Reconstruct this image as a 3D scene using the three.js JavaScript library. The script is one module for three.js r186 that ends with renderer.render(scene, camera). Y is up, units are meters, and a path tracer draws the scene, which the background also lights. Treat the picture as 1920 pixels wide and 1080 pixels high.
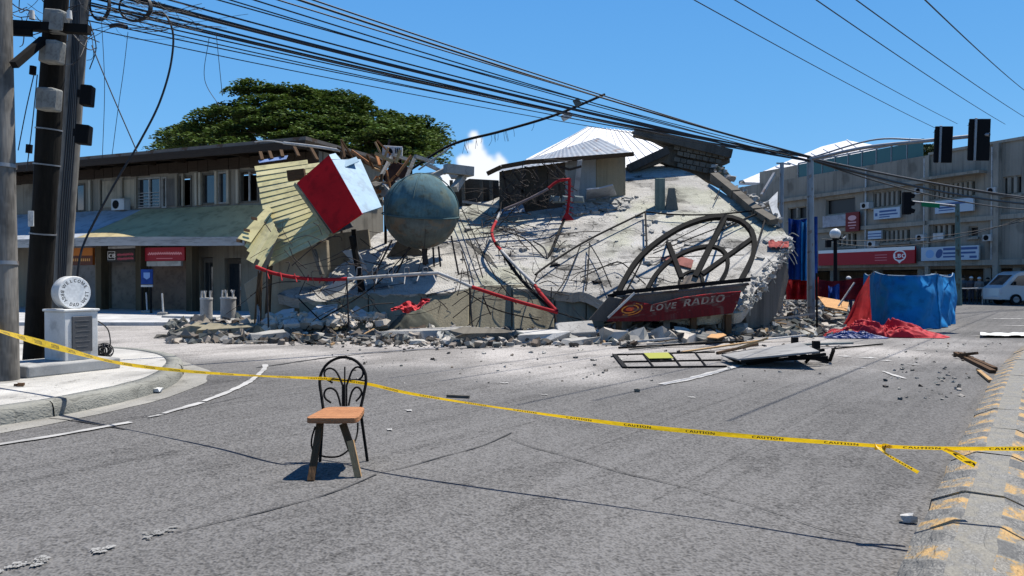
import * as THREE from 'three';
import { mergeGeometries, mergeVertices, toCreasedNormals } from 'three/addons/utils/BufferGeometryUtils.js';
import { RoundedBoxGeometry } from 'three/addons/geometries/RoundedBoxGeometry.js';
import { MarchingCubes } from 'three/addons/objects/MarchingCubes.js';

// ---------------------------------------------------------------- camera, sky, sun, exposure
const F = 1400, EYE = 1.5, HORIZON = 525, PITCH = Math.atan((540 - HORIZON) / F);
const EXPOSURE = 1.65;
const scene = new THREE.Scene();
const camera = new THREE.PerspectiveCamera(2 * Math.atan(540 / F) * 180 / Math.PI, 16 / 9, 0.1, 3000);
camera.position.set(0, EYE, 0);
camera.rotation.x = -PITCH;
scene.add(camera);
const SUN = new THREE.Vector3(0.34, 1, -0.29).normalize();
const sun = new THREE.DirectionalLight(new THREE.Color(1, 0.955, 0.88), 5);
sun.position.copy(SUN).multiplyScalar(120);
sun.castShadow = true;
sun.shadow.mapSize.set(4096, 4096);
Object.assign(sun.shadow.camera, { left: -70, right: 70, top: 70, bottom: -70, near: 1, far: 300 });
scene.add(sun, sun.target);
{
  const W = 2048, Hh = 1024, px = new Float32Array(W * Hh * 4);
  const puffs = [[-3.4, 7.4, 1.9, 1], [-2.6, 9.0, 1.2, 1], [-2.75, 10.3, .7, 1], [-1.8, 8.3, 1.4, 1], [-4.4, 7.0, 1.6, 1], [-.9, 7.4, 1.2, 1], [-2.4, 6.4, 2.2, 1], [-3.5, 8.9, .9, 1]];
  const hash = (a, b) => { const s = Math.sin(a * 127.1 + b * 311.7) * 43758.5453; return s - Math.floor(s); };
  const vn = (x, y) => { const i = Math.floor(x), j = Math.floor(y), f = x - i, g = y - j, u = f * f * (3 - 2 * f), v = g * g * (3 - 2 * g); return (hash(i, j) * (1 - u) + hash(i + 1, j) * u) * (1 - v) + (hash(i, j + 1) * (1 - u) + hash(i + 1, j + 1) * u) * v; };
  for (let r = 0; r < Hh; r++) {
    const el = ((r + 0.5) / Hh - 0.5) * 180;
    const t = Math.pow(Math.min(1, Math.max(0, el) / 50), 0.65);
    const low = [0.24, 0.63, 1.03], high = [0.018, 0.175, 0.66].map((h) => h * (el < 30 ? 1 : 1 - .35 * (el - 30) / 60));
    for (let c = 0; c < W; c++) {
      const az = ((c + 0.5) / W - 0.5) * 360, k = (r * W + c) * 4;
      const col = el < 0 ? [0.2, 0.22, 0.24] : low.map((l, i) => l + (high[i] - l) * t);
      if (el >= 0) {
        // haze low down and an unseen cumulus ring, both added to whiten fill light
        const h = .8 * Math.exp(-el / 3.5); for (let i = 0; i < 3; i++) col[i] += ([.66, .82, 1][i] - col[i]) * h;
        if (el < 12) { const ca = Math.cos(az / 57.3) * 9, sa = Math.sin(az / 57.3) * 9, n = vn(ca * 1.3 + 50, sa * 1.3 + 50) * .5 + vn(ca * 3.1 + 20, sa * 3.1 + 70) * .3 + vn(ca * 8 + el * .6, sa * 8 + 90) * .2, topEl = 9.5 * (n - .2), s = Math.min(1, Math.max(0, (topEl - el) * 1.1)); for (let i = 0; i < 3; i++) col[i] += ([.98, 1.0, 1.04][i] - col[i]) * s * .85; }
      }
      // DataTexture u = atan2(z, x) / 2pi + 0.5: the camera looks at -z, azimuth -90 degrees
      const a = az + 90;
      if (Math.abs(a) < 14 && el > 0 && el < 16) {
        let m = 0;
        const ax = a + (vn(a * 2.3, el * 2.3) - .5) * .9, ey = el + (vn(a * 2.1 + 40, el * 2.1) - .5) * .9;
        for (const [pa, pe, pr] of puffs) { const q = Math.hypot(ax - pa, ey - pe) / pr; m = Math.max(m, 1 - q); }
        const s = Math.min(1, Math.max(0, m * 4.5)); 
        for (let i = 0; i < 3; i++) col[i] += ([1.02, 1.05, 1.1][i] - col[i]) * s * .95;
      }
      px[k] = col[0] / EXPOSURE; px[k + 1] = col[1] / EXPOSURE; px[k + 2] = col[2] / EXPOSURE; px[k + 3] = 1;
    }
  }
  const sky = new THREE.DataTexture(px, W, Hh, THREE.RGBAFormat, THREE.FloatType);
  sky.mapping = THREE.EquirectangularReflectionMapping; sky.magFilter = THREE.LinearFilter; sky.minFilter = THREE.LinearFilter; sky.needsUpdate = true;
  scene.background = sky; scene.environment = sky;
}
const renderer = new THREE.WebGLRenderer({ antialias: true });
renderer.toneMapping = THREE.LinearToneMapping;
renderer.toneMappingExposure = EXPOSURE;
renderer.shadowMap.enabled = true;

// ---------------------------------------------------------------- helpers
const V = (x, y, z) => new THREE.Vector3(x, y, z);
const UPV = V(0, 1, 0), EYEP = V(0, EYE, 0);
let seed = 7;
function rnd() { seed |= 0; seed = seed + 0x6D2B79F5 | 0; let t = Math.imul(seed ^ seed >>> 15, 1 | seed); t = t + Math.imul(t ^ t >>> 7, 61 | t) ^ t; return ((t ^ t >>> 14) >>> 0) / 4294967296; }
const rr = (a, b) => a + (b - a) * rnd();
const pick = (a) => a[Math.floor(rnd() * a.length)];
const lerp = (a, b, t) => a + (b - a) * t;
const sstep = (a, b, x) => { const t = Math.min(1, Math.max(0, (x - a) / (b - a))); return t * t * (3 - 2 * t); };
// sight line of a photograph point: used to survey where things stand, each at its own distance
function ray(px, py) { const u = (px - 960) / F, v = (540 - py) / F, c = Math.cos(PITCH), s = Math.sin(PITCH); return V(u, v * c - s, -(c + v * s)); }
function at(px, py, d) { const r = ray(px, py); return r.multiplyScalar(d / -r.z).add(EYEP); }
function gnd(px, py, h = 0) { const r = ray(px, py); return r.multiplyScalar((h - EYE) / r.y).add(EYEP); }
function planeOf(a, b, c) { return new THREE.Plane().setFromCoplanarPoints(a, b, c); }
function onp(pl, px, py) { const r = ray(px, py), t = -(pl.normal.dot(EYEP) + pl.constant) / pl.normal.dot(r); return r.multiplyScalar(t).add(EYEP); }

const hash2 = (x, y, s) => { let h = Math.imul(x, 374761393) + Math.imul(y, 668265263) + Math.imul(s, 1442695041) | 0; h = Math.imul(h ^ h >>> 13, 1274126177); return ((h ^ h >>> 16) >>> 0) / 4294967296; };
function vnoise(x, y, s = 1, px = 0, py = 0) {
  let i = Math.floor(x), j = Math.floor(y); const f = x - i, g = y - j, u = f * f * (3 - 2 * f), v = g * g * (3 - 2 * g);
  let i1 = i + 1, j1 = j + 1;
  if (px) { i = ((i % px) + px) % px; i1 = ((i1 % px) + px) % px; } if (py) { j = ((j % py) + py) % py; j1 = ((j1 % py) + py) % py; }
  return (hash2(i, j, s) * (1 - u) + hash2(i1, j, s) * u) * (1 - v) + (hash2(i, j1, s) * (1 - u) + hash2(i1, j1, s) * u) * v;
}
const fbm = (x, y, o = 4, s = 1) => { let a = 0, w = .5, t = 0; for (let k = 0; k < o; k++) { a += w * vnoise(x, y, s + k); t += w; w *= .5; x *= 2.03; y *= 2.03; } return a / t; };
const n3 = (x, y, z, s = 1) => { const k = Math.floor(z), f = z - k, u = f * f * (3 - 2 * f); return vnoise(x, y, s + k * 17) * (1 - u) + vnoise(x, y, s + (k + 1) * 17) * u; };
const tileFbm = (u, v, cx, cy, o, s) => { let a = 0, w = .5, t = 0; for (let k = 0; k < o; k++) { a += w * vnoise(u * cx, v * cy, s + k, cx, cy); t += w; w *= .55; cx *= 2; cy *= 2; } return a / t; };
const toS = (l) => { l = Math.min(1, Math.max(0, l)); return 255 * (l <= 0.0031308 ? 12.92 * l : 1.055 * Math.pow(l, 1 / 2.4) - 0.055); };
// colour texture that multiplies a material's colour (values near 0.8), with an optional relief
function tex(W, Hh, size, fn, withBump) {
  const a = new Uint8Array(W * Hh * 4), b = withBump ? new Uint8Array(W * Hh * 4) : null;
  for (let j = 0; j < Hh; j++) for (let i = 0; i < W; i++) {
    const r = fn(i / W, j / Hh), k = (j * W + i) * 4;
    a[k] = toS(r[0]); a[k + 1] = toS(r[1]); a[k + 2] = toS(r[2]); a[k + 3] = 255;
    if (b) { const q = Math.min(255, Math.max(0, r[3] * 255)); b[k] = b[k + 1] = b[k + 2] = q; b[k + 3] = 255; }
  }
  const mk = (d, srgb) => { const t = new THREE.DataTexture(d, W, Hh); t.magFilter = THREE.LinearFilter; t.minFilter = THREE.LinearMipmapLinearFilter; t.generateMipmaps = true; t.wrapS = t.wrapT = THREE.RepeatWrapping; if (srgb) t.colorSpace = THREE.SRGBColorSpace; t.repeat.set(1 / size, 1 / size); t.needsUpdate = true; return t; };
  return { map: mk(a, true), bump: b ? mk(b, false) : null };
}
function canvasTex(w, h, draw) {
  const c = document.createElement('canvas'); c.width = w; c.height = h; const g = c.getContext('2d'); draw(g, w, h);
  const t = new THREE.CanvasTexture(c); t.colorSpace = THREE.SRGBColorSpace; t.magFilter = THREE.LinearFilter; return t;
}
const T = {
  road: tex(2048, 2048, 8, (u, v) => {
    const coarse = tileFbm(u, v, 5, 5, 3, 3), mid = vnoise(u * 90, v * 90, 9, 90, 90), g1 = vnoise(u * 420, v * 420, 21, 420, 420), g2 = vnoise(u * 820, v * 820, 22, 820, 820);
    const st = tileFbm(u, v, 3, 150, 2, 31), st2 = tileFbm(u, v, 6, 36, 2, 36);
    let m = .78 + (coarse - .5) * .14 + (mid - .5) * .08 + (g1 - .5) * .46 + (g2 - .5) * .66 + (st - .5) * .2 + (st2 - .5) * .16;
    const row = v * 15 + (tileFbm(u, .2, 6, 4, 2, 44) - .5) * .16, id = Math.floor(row), q = Math.abs(row - id - .5 + (hash2(id, 1, 5) - .5) * .6);
    if (hash2(id, 3, 6) > .35) m -= .2 * Math.max(0, 1 - q / .045) * sstep(.35, .6, tileFbm(u, id / 16, 9, 16, 2, 51));
    const dirt = sstep(.62, .8, tileFbm(u, v, 12, 12, 3, 61)) * .12; m -= dirt;
    return [m * 1.0, m * .995, m * .985, .5 + (g1 - .5) * .6 + (g2 - .5) * .5];
  }, true),
  concrete: tex(1024, 1024, 4, (u, v) => {
    const c = tileFbm(u, v, 4, 4, 5, 71), st = tileFbm(u, v, 26, 5, 3, 81), g = vnoise(u * 300, v * 300, 82, 300, 300), b = sstep(.55, .78, tileFbm(u, v, 9, 9, 4, 91));
    const cr = Math.abs(tileFbm(u, v, 6, 6, 4, 99) - .5);
    let m = .8 + (c - .5) * .5 + (st - .5) * .22 + (g - .5) * .14 - b * .2; if (cr < .006) m -= .22;
    return [m * 1.01, m, m * .97, .5 + (c - .5) * .5 + (g - .5) * .5 - (cr < .006 ? .3 : 0)];
  }, true),
  wall: tex(1024, 1024, 6, (u, v) => {
    const c = tileFbm(u, v, 3, 3, 4, 171), st = tileFbm(u, v, 60, 3, 3, 181), g = vnoise(u * 260, v * 260, 182, 260, 260), b = sstep(.52, .75, tileFbm(u, v, 7, 5, 4, 191)), drip = sstep(.56, .8, tileFbm(u, v, 40, 2, 3, 195));
    const m = .82 + (c - .5) * .4 + (st - .5) * .2 + (g - .5) * .1 - b * .24 - drip * .18;
    return [m * 1.02, m, m * .95, .5 + (g - .5) * .5];
  }, true),
  deck: tex(1024, 1024, 9, (u, v) => {
    const c = tileFbm(u, v, 5, 5, 5, 471), st = tileFbm(u, v, 5, 24, 4, 481), g = vnoise(u * 420, v * 420, 482, 420, 420), b = sstep(.52, .7, tileFbm(u, v, 7, 9, 5, 491)), d = sstep(.6, .72, tileFbm(u, v, 16, 22, 4, 495)), moss = sstep(.55, .75, tileFbm(u, v, 4, 4, 4, 497));
    const cr = Math.abs(tileFbm(u, v, 9, 9, 4, 499) - .5), cr2 = Math.abs(tileFbm(u, v, 14, 7, 4, 503) - .5); let m = .86 + (c - .5) * .55 + (st - .5) * .5 + (g - .5) * .2 - b * .28 - d * .36; if (cr < .005 || cr2 < .004) m -= .35;
    return [m * (1.01 - moss * .1), m * (1 - moss * .07), m * (.97 - moss * .17), .5 + (c - .5) * .8 + (g - .5) * .4 - (cr < .005 ? .3 : 0)];
  }, true),
  mottle: tex(512, 512, 2.2, (u, v) => {
    const c = tileFbm(u, v, 4, 4, 5, 641), d = sstep(.46, .66, tileFbm(u, v, 6, 6, 5, 645)), r = sstep(.56, .7, tileFbm(u, v, 10, 8, 4, 649)), s = tileFbm(u, v, 50, 6, 3, 653), g = vnoise(u * 160, v * 160, 655, 160, 160);
    const m = .78 + (c - .5) * .6 + (s - .5) * .3 + (g - .5) * .16 - r * .18; return [m * (.82 + d * .42 + r * .12), m * (.95 + d * .06), m * (1 - d * .16 - r * .1), .5 + (c - .5)];
  }, true),
  wood: tex(512, 512, 1, (u, v) => {
    const k = tileFbm(u, v, 2, 30, 4, 201), r = Math.sin((k * 5 + v * 24) * 6.283) * .5 + .5, g = vnoise(u * 40, v * 500, 205, 40, 500);
    const m = .78 + (k - .5) * .4 + (r - .5) * .14 + (g - .5) * .22; return [m, m * (.97 + (k - .5) * .1), m * .93, .5 + (g - .5) * .6];
  }, true),
  pole: tex(512, 1024, 2, (u, v) => {
    const k = tileFbm(u, v, 26, 3, 4, 211), g = vnoise(u * 90, v * 20, 215, 90, 20), b = sstep(.5, .7, tileFbm(u, v, 5, 6, 4, 219));
    const m = .74 + (k - .5) * .75 + (g - .5) * .2 - b * .22; return [m, m * .98, m * .95, k];
  }, true),
  metal: tex(512, 512, 2, (u, v) => {
    const c = tileFbm(u, v, 5, 5, 4, 221), d = tileFbm(u, v, 40, 4, 3, 225), r = sstep(.62, .74, tileFbm(u, v, 8, 8, 4, 229));
    const m = .82 + (c - .5) * .35 + (d - .5) * .2; return [m * (1 - r * .25), m * (1 - r * .45), m * (1 - r * .55), .5];
  }, false),
  dirty: tex(512, 512, 2.5, (u, v) => {
    const c = tileFbm(u, v, 5, 5, 5, 241), d = sstep(.5, .75, tileFbm(u, v, 12, 12, 4, 245)), g = vnoise(u * 200, v * 200, 249, 200, 200);
    const m = .84 + (c - .5) * .4 - d * .2 + (g - .5) * .1; return [m, m * .99, m * .97, .5 + (c - .5)];
  }, true),
};
function mat(r, g, b, t, o = {}) {
  const m = new THREE.MeshPhysicalMaterial({ roughness: .9, specularIntensity: (o.roughness ?? .9) >= .75 ? .3 : 1, side: THREE.DoubleSide, ...o });
  const k = t ? .72 / .8 : .72; m.color.setRGB(Math.min(1, r * k), Math.min(1, g * k), Math.min(1, b * k));
  if (t) { m.map = t.map; if (t.bump) { m.bumpMap = t.bump; m.bumpScale = o.bumpScale ?? .01; } }
  return m;
}
const M = {
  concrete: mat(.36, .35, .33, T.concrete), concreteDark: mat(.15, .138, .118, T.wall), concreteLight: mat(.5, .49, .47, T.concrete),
  deck: mat(.45, .432, .4, T.deck, { bumpScale: .05 }), parapet: mat(.24, .215, .155, T.wall), pale: mat(.55, .54, .52, T.dirty),
  kerb: mat(.27, .268, .24, T.concrete), sidewalk: mat(.5, .485, .455, T.concrete), gutter: mat(.3, .29, .265, T.concrete),
  black: mat(.009, .009, .01, null, { roughness: .85 }), iron: mat(.009, .0085, .008, T.metal, { roughness: .85 }), rebar: mat(.055, .045, .04, null, { roughness: .8 }),
  cable: mat(.012, .012, .014, null, { roughness: .6 }), steel: mat(.3, .31, .32, T.metal, { roughness: .5, metalness: .5 }), white: mat(.72, .72, .7, T.dirty), whitePaint: mat(.62, .62, .6, T.dirty),
  red: mat(.5, .006, .01, T.dirty, { roughness: .8 }), redPipe: mat(.42, .02, .026, T.dirty, { roughness: .8 }), whitePipe: mat(.5, .49, .47, T.dirty, { roughness: .8 }),
  yellow: mat(.62, .55, .26, T.dirty, { roughness: .6 }), wood: mat(.45, .2, .085, T.wood), woodPale: mat(.5, .33, .17, T.wood), woodDark: mat(.11, .065, .035, T.wood), brown: mat(.055, .042, .033, T.wood), plywood: mat(.62, .36, .17, T.wood),
  glassDark: new THREE.MeshPhysicalMaterial({ color: new THREE.Color(.02, .025, .03), roughness: .08, metalness: 0, clearcoat: 1, clearcoatRoughness: .05 }),
  tin: mat(.27, .3, .33, T.metal, { roughness: .55, metalness: .2 }), tinWhite: mat(.72, .72, .73, T.dirty, { roughness: .5 }),
  poleDark: mat(.018, .0155, .012, T.pole, { bumpScale: .02 }), poleGrey: mat(.22, .208, .188, T.pole, { bumpScale: .012 }), shedWall: mat(.34, .28, .19, T.wall),
  orange: mat(.55, .16, .03, T.dirty), blueSign: mat(.03, .08, .3, T.dirty),
};
function shadows(o) { o.traverse((m) => { if (m.isMesh) { m.castShadow = m.receiveShadow = true; } }); }
function mesh(name, geo, m, parent) { const o = new THREE.Mesh(geo, m); o.name = name; o.castShadow = o.receiveShadow = true; if (parent) parent.add(o); return o; }
const taken = {};
function numbered(n) { taken[n] = (taken[n] ?? -1) + 1; return taken[n] ? `${n}_${String(taken[n]).padStart(3, '0')}` : n; }
function tag(o, label, category, group, kind) { if (label) o.userData.label = label; if (category) o.userData.category = category; if (group) o.userData.group = group; if (kind) o.userData.kind = kind; return o; }
function thing(name, label, category, group) { const g = new THREE.Group(); g.name = numbered(name); scene.add(g); return tag(g, label, category, group); }
// parts are surveyed in the world's axes; seat() moves the thing's origin to its base
function seat(o) {
  o.updateMatrixWorld(true);
  const b = new THREE.Box3().setFromObject(o); if (b.isEmpty()) return o;
  const base = V((b.min.x + b.max.x) / 2, b.min.y, (b.min.z + b.max.z) / 2);
  if (o.isMesh) { o.geometry.translate(-base.x, -base.y, -base.z); }
  else { const done = new Set(), shift = (c) => { const still = c.position.lengthSq() === 0 && !c.userData.keep; if (still) { if (c.geometry && !done.has(c.geometry)) { done.add(c.geometry); c.geometry.translate(-base.x, -base.y, -base.z); } c.children.forEach(shift); } else c.position.sub(base); }; o.children.forEach(shift); }
  o.position.copy(base); return o;
}
function one(name, label, category, group, geo, m, kind) { const o = mesh(numbered(name), geo, m, scene); tag(o, label, category, group, kind); return seat(o); }
function uvBox(g) {
  const ng = g.index ? g.toNonIndexed() : g, p = ng.attributes.position, n = ng.attributes.normal, uv = new Float32Array(p.count * 2);
  for (let i = 0; i < p.count; i += 3) {
    const a = V().fromBufferAttribute(p, i), b = V().fromBufferAttribute(p, i + 1), c = V().fromBufferAttribute(p, i + 2), k = b.clone().sub(a).cross(c.clone().sub(a));
    const ax = Math.abs(k.x), ay = Math.abs(k.y), az = Math.abs(k.z);
    [a, b, c].forEach((q, j) => { const e = (i + j) * 2; if (ay >= ax && ay >= az) { uv[e] = q.x; uv[e + 1] = q.z; } else if (ax >= az) { uv[e] = q.z; uv[e + 1] = q.y; } else { uv[e] = q.x; uv[e + 1] = q.y; } });
  }
  ng.setAttribute('uv', new THREE.BufferAttribute(uv, 2)); return ng;
}
function frame(pts) {
  const n = V(0, 0, 0), c = V(0, 0, 0);
  pts.forEach((p, i) => { const q = pts[(i + 1) % pts.length]; n.x += (p.y - q.y) * (p.z + q.z); n.y += (p.z - q.z) * (p.x + q.x); n.z += (p.x - q.x) * (p.y + q.y); c.add(p); });
  c.divideScalar(pts.length); n.normalize(); if (n.dot(EYEP.clone().sub(c)) < 0) n.negate();
  const ux = Math.abs(n.y) > .97 ? V(1, 0, 0) : V(0, 1, 0).cross(n).normalize(); const uy = n.clone().cross(ux).normalize(); ux.copy(uy).cross(n).normalize();
  return { c, n, ux, uy, m: new THREE.Matrix4().makeBasis(ux, uy, n).setPosition(c) };
}
// flat piece of some thickness behind its outline
function plateGeo(pts, t, bevel = 0) {
  const f = frame(pts), s = new THREE.Shape(pts.map((p) => { const q = p.clone().sub(f.c); return new THREE.Vector2(q.dot(f.ux), q.dot(f.uy)); }));
  const g = new THREE.ExtrudeGeometry(s, { depth: Math.max(.001, t - bevel * 2), bevelEnabled: bevel > 0, bevelSize: bevel, bevelThickness: bevel, bevelOffset: -bevel, bevelSegments: 1 });
  g.translate(0, 0, -t + bevel); g.clearGroups();
  const uv = g.attributes.uv, p = g.attributes.position, no = g.attributes.normal;
  for (let i = 0; i < uv.count; i++) Math.abs(no.getZ(i)) > .5 ? uv.setXY(i, p.getX(i) + f.c.x, p.getY(i) + f.c.y) : uv.setXY(i, p.getX(i) + p.getY(i), p.getZ(i));
  g.applyMatrix4(f.m); return g;
}
const plate = (name, pts, t, m, parent, bevel) => mesh(name, plateGeo(pts, t, bevel), m, parent);
function barGeo(a, b, w, h, up = UPV) {
  const d = b.clone().sub(a), L = d.length(); d.normalize(); let u = Math.abs(d.dot(up)) > .98 ? V(0, 0, 1) : up; const x = u.clone().cross(d).normalize(), y = d.clone().cross(x).normalize();
  const g = new THREE.BoxGeometry(w, h, L).toNonIndexed(), p = g.attributes.position, n = g.attributes.normal, uv = g.attributes.uv, o = a.x * 3.7 + a.z * 1.3;
  for (let i = 0; i < p.count; i++) { const nx = Math.abs(n.getX(i)), nz = Math.abs(n.getZ(i)); uv.setXY(i, (nz > .5 ? p.getX(i) : p.getZ(i)) + o, (nx > .5 ? p.getY(i) : nz > .5 ? p.getY(i) : p.getX(i)) + o); }
  g.applyMatrix4(new THREE.Matrix4().makeBasis(x, y, d).setPosition(a.clone().add(b).multiplyScalar(.5))); return g;
}
const bar = (name, a, b, w, h, m, parent, up) => mesh(name, barGeo(a, b, w, h, up), m, parent);
class Poly extends THREE.Curve { constructor(p) { super(); this.p = p; } getPoint(t) { const n = this.p.length - 1, k = Math.min(n - 1e-6, t * n), i = Math.floor(k); return this.p[i].clone().lerp(this.p[i + 1], k - i); } }
function tubeGeo(pts, r, o = {}) {
  const c = pts.length === 2 ? new THREE.LineCurve3(pts[0], pts[1]) : o.straight ? new Poly(pts) : new THREE.CatmullRomCurve3(pts, !!o.closed, 'centripetal');
  const g = new THREE.TubeGeometry(c, o.seg ?? (pts.length === 2 ? 1 : pts.length * 5), r, o.rad ?? 6, !!o.closed);
  const uv = g.attributes.uv, L = c.getLength(); for (let i = 0; i < uv.count; i++) uv.setXY(i, uv.getX(i) * L, uv.getY(i) * r * 6.28);
  return g;
}
const tube = (name, pts, r, m, parent, o) => mesh(name, tubeGeo(pts, r, o), m, parent);
const ppx = (list, d) => list.map(([x, y, q]) => at(x, y, q ?? d));
function cylGeo(a, b, r0, r1, seg = 16) {
  const d = b.clone().sub(a), L = d.length(), g = new THREE.CylinderGeometry(r1, r0, L, seg, 1); const uv = g.attributes.uv; for (let i = 0; i < uv.count; i++) uv.setXY(i, uv.getX(i) * 6.28 * r0, uv.getY(i) * L);
  g.applyQuaternion(new THREE.Quaternion().setFromUnitVectors(UPV, d.normalize())); g.translate((a.x + b.x) / 2, (a.y + b.y) / 2, (a.z + b.z) / 2); return g;
}
function gridGeo(nu, nv, fn) {
  const pos = [], uv = [], idx = [];
  for (let j = 0; j <= nv; j++) for (let i = 0; i <= nu; i++) { const p = fn(i / nu, j / nv); pos.push(p.x, p.y, p.z); uv.push(p.u ?? i / nu, p.v ?? j / nv); }
  for (let j = 0; j < nv; j++) for (let i = 0; i < nu; i++) { const a = j * (nu + 1) + i, b = a + 1, c = a + nu + 1, d = c + 1; idx.push(a, b, d, a, d, c); }
  const g = new THREE.BufferGeometry(); g.setAttribute('position', new THREE.Float32BufferAttribute(pos, 3)); g.setAttribute('uv', new THREE.Float32BufferAttribute(uv, 2)); g.setIndex(idx); g.computeVertexNormals(); return g;
}
const bare = (g) => { const q = g.index ? g.toNonIndexed() : g.clone(); for (const k of Object.keys(q.attributes)) if (!['position', 'normal', 'uv', 'color'].includes(k)) q.deleteAttribute(k); if (!q.attributes.uv) q.setAttribute('uv', new THREE.Float32BufferAttribute(new Float32Array(q.attributes.position.count * 2), 2)); q.clearGroups?.(); return q; };
const join = (list) => mergeGeometries(list.map(bare), false);
function tint(g, r, gg, b) { const n = g.attributes.position.count, c = new Float32Array(n * 3); for (let i = 0; i < n; i++) { c[i * 3] = r; c[i * 3 + 1] = gg; c[i * 3 + 2] = b; } g.setAttribute('color', new THREE.BufferAttribute(c, 3)); return g; }
// broken lump of concrete with flat faces
function chunkGeo(sx, sy, sz) {
  const g = new THREE.BoxGeometry(sx, sy, sz, 2, 1, 2), p = g.attributes.position, k = rnd() * 90;
  for (let i = 0; i < p.count; i++) { const x = p.getX(i), y = p.getY(i), z = p.getZ(i), q = (a) => n3(x / sx * 2 + k, y / sy * 2 + k * 2, z / sz * 2 + a, 5) - .5; p.setXYZ(i, x + q(1) * sx * .7, y + q(7) * sy * .6, z + q(13) * sz * .7); }
  const f = uvBox(g.toNonIndexed()); f.computeVertexNormals(); return f;
}
function place(g, x, y, z, rx = 0, ry = 0, rz = 0) { g.applyMatrix4(new THREE.Matrix4().makeRotationFromEuler(new THREE.Euler(rx, ry, rz))); g.translate(x, y, z); return g; }
// a vertical wall plane with its own length / height / outwards axes
class Wall {
  constructor(a, b) { this.p = V(a.x, 0, a.z); this.u = V(b.x - a.x, 0, b.z - a.z).normalize(); this.n = V(-this.u.z, 0, this.u.x); if (this.n.dot(EYEP.clone().sub(this.p)) < 0) this.n.negate(); }
  w(s, h, o = 0) { return this.p.clone().addScaledVector(this.u, s).addScaledVector(this.n, o).setY(h); }
  px(x, y, o = 0) { const p0 = this.p.clone().addScaledVector(this.n, o), r = ray(x, y), t = this.n.dot(p0.clone().sub(EYEP)) / this.n.dot(r), q = r.multiplyScalar(t).add(EYEP); return [q.clone().sub(this.p).dot(this.u), q.y]; }
  rect(x0, y0, x1, y1, o = 0) { const ym = (y0 + y1) / 2, xm = (x0 + x1) / 2, a = this.px(x0, ym, o)[0], b = this.px(x1, ym, o)[0]; return [Math.min(a, b), Math.max(a, b), this.px(xm, y1, o)[1], this.px(xm, y0, o)[1]]; }
  box(s0, s1, h0, h1, o0, o1) {
    const g = new THREE.BoxGeometry(s1 - s0, h1 - h0, o1 - o0); g.translate((s0 + s1) / 2, (h0 + h1) / 2, (o0 + o1) / 2); const f = uvBox(g.toNonIndexed());
    const z = this.u.clone().cross(UPV), sgn = Math.sign(z.dot(this.n)); const m = new THREE.Matrix4().makeBasis(this.u, UPV, this.n).setPosition(this.p);
    f.applyMatrix4(m); if (sgn < 0) f.computeVertexNormals(); return f;
  }
  holed(s0, s1, h0, h1, holes, t, o = 0) {
    const s = new THREE.Shape([[s0, h0], [s1, h0], [s1, h1], [s0, h1]].map(([a, b]) => new THREE.Vector2(a, b)));
    for (const [a, b, c, d] of holes) s.holes.push(new THREE.Path([[a, c], [a, d], [b, d], [b, c]].map(([x, y]) => new THREE.Vector2(x, y))));
    const g = new THREE.ExtrudeGeometry(s, { depth: t, bevelEnabled: false }); g.clearGroups(); g.translate(0, 0, o - t); const f = uvBox(g); f.applyMatrix4(new THREE.Matrix4().makeBasis(this.u, UPV, this.n).setPosition(this.p)); return f;
  }
}

// ---------------------------------------------------------------- ground, kerbs, paint
const RD = V(.6, 0, -.8), RN = V(.8, 0, .6);       // along and across the road
const roadMat = mat(.162, .156, .149, T.road, { roughness: .95, bumpScale: .012 }); roadMat.vertexColors = true;
let road;
{
  const axis = (lo, hi, n0, n1, step, far) => { const a = []; for (let v = n0; v <= n1 + 1e-6; v += step) a.push(v); let s = step, v = n1; while (v < hi) { s *= 1.35; v += s; a.push(Math.min(v, hi)); } s = step; v = n0; while (v > lo) { s *= 1.35; v -= s; a.unshift(Math.max(v, lo)); } return a; };
  const xs = axis(-900, 900, -26, 36, .4), zs = axis(-1500, 60, -56, 2, .4), pos = [], uv = [], col = [], idx = [];
  for (const z of zs) for (const x of xs) {
    pos.push(x, 0, z); const P = V(x, 0, z); uv.push(P.dot(RD), P.dot(RN));
    // broken concrete dust settled round the ruin, in ragged patches; drier, older paving farther off
    const near = sstep(-10, -15.5, z + (fbm(x * .35, z * .35, 3, 5) - .5) * 7) * (1 - sstep(8, 15, x + (fbm(x * .3, z * .3, 3, 8) - .5) * 6)), patch = sstep(.32, .62, fbm(x * .9 + 7, z * .9, 4, 15));
    const P2 = V(x, 0, z), ua = P2.dot(RD), va = P2.dot(RN), lane = .95 + .26 * (fbm(x * .12, z * .12, 3, 25) - .5) + .1 * (fbm(x * .8, z * .8, 3, 35) - .5) + .26 * (fbm(ua * .07, va * .8, 3, 45) - .5) - .16 * sstep(.6, .74, fbm(ua * .5 + 3, va * .9, 4, 55));
    const k = lane * (1 + near * (.55 + 1.05 * patch)), w = near * .03; col.push(k * (1 + w), k, k * (1 - w));
  }
  const W = xs.length; for (let j = 0; j < zs.length - 1; j++) for (let i = 0; i < W - 1; i++) { const a = j * W + i; idx.push(a, a + W, a + 1, a + 1, a + W, a + W + 1); }
  const g = new THREE.BufferGeometry(); g.setAttribute('position', new THREE.Float32BufferAttribute(pos, 3)); g.setAttribute('uv', new THREE.Float32BufferAttribute(uv, 2)); g.setAttribute('color', new THREE.Float32BufferAttribute(col, 3)); g.setIndex(idx); g.computeVertexNormals();
  road = mesh('road', g, roadMat, scene); tag(road, 'worn grey concrete road running across the whole junction', 'road', null, 'structure');
}
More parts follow.
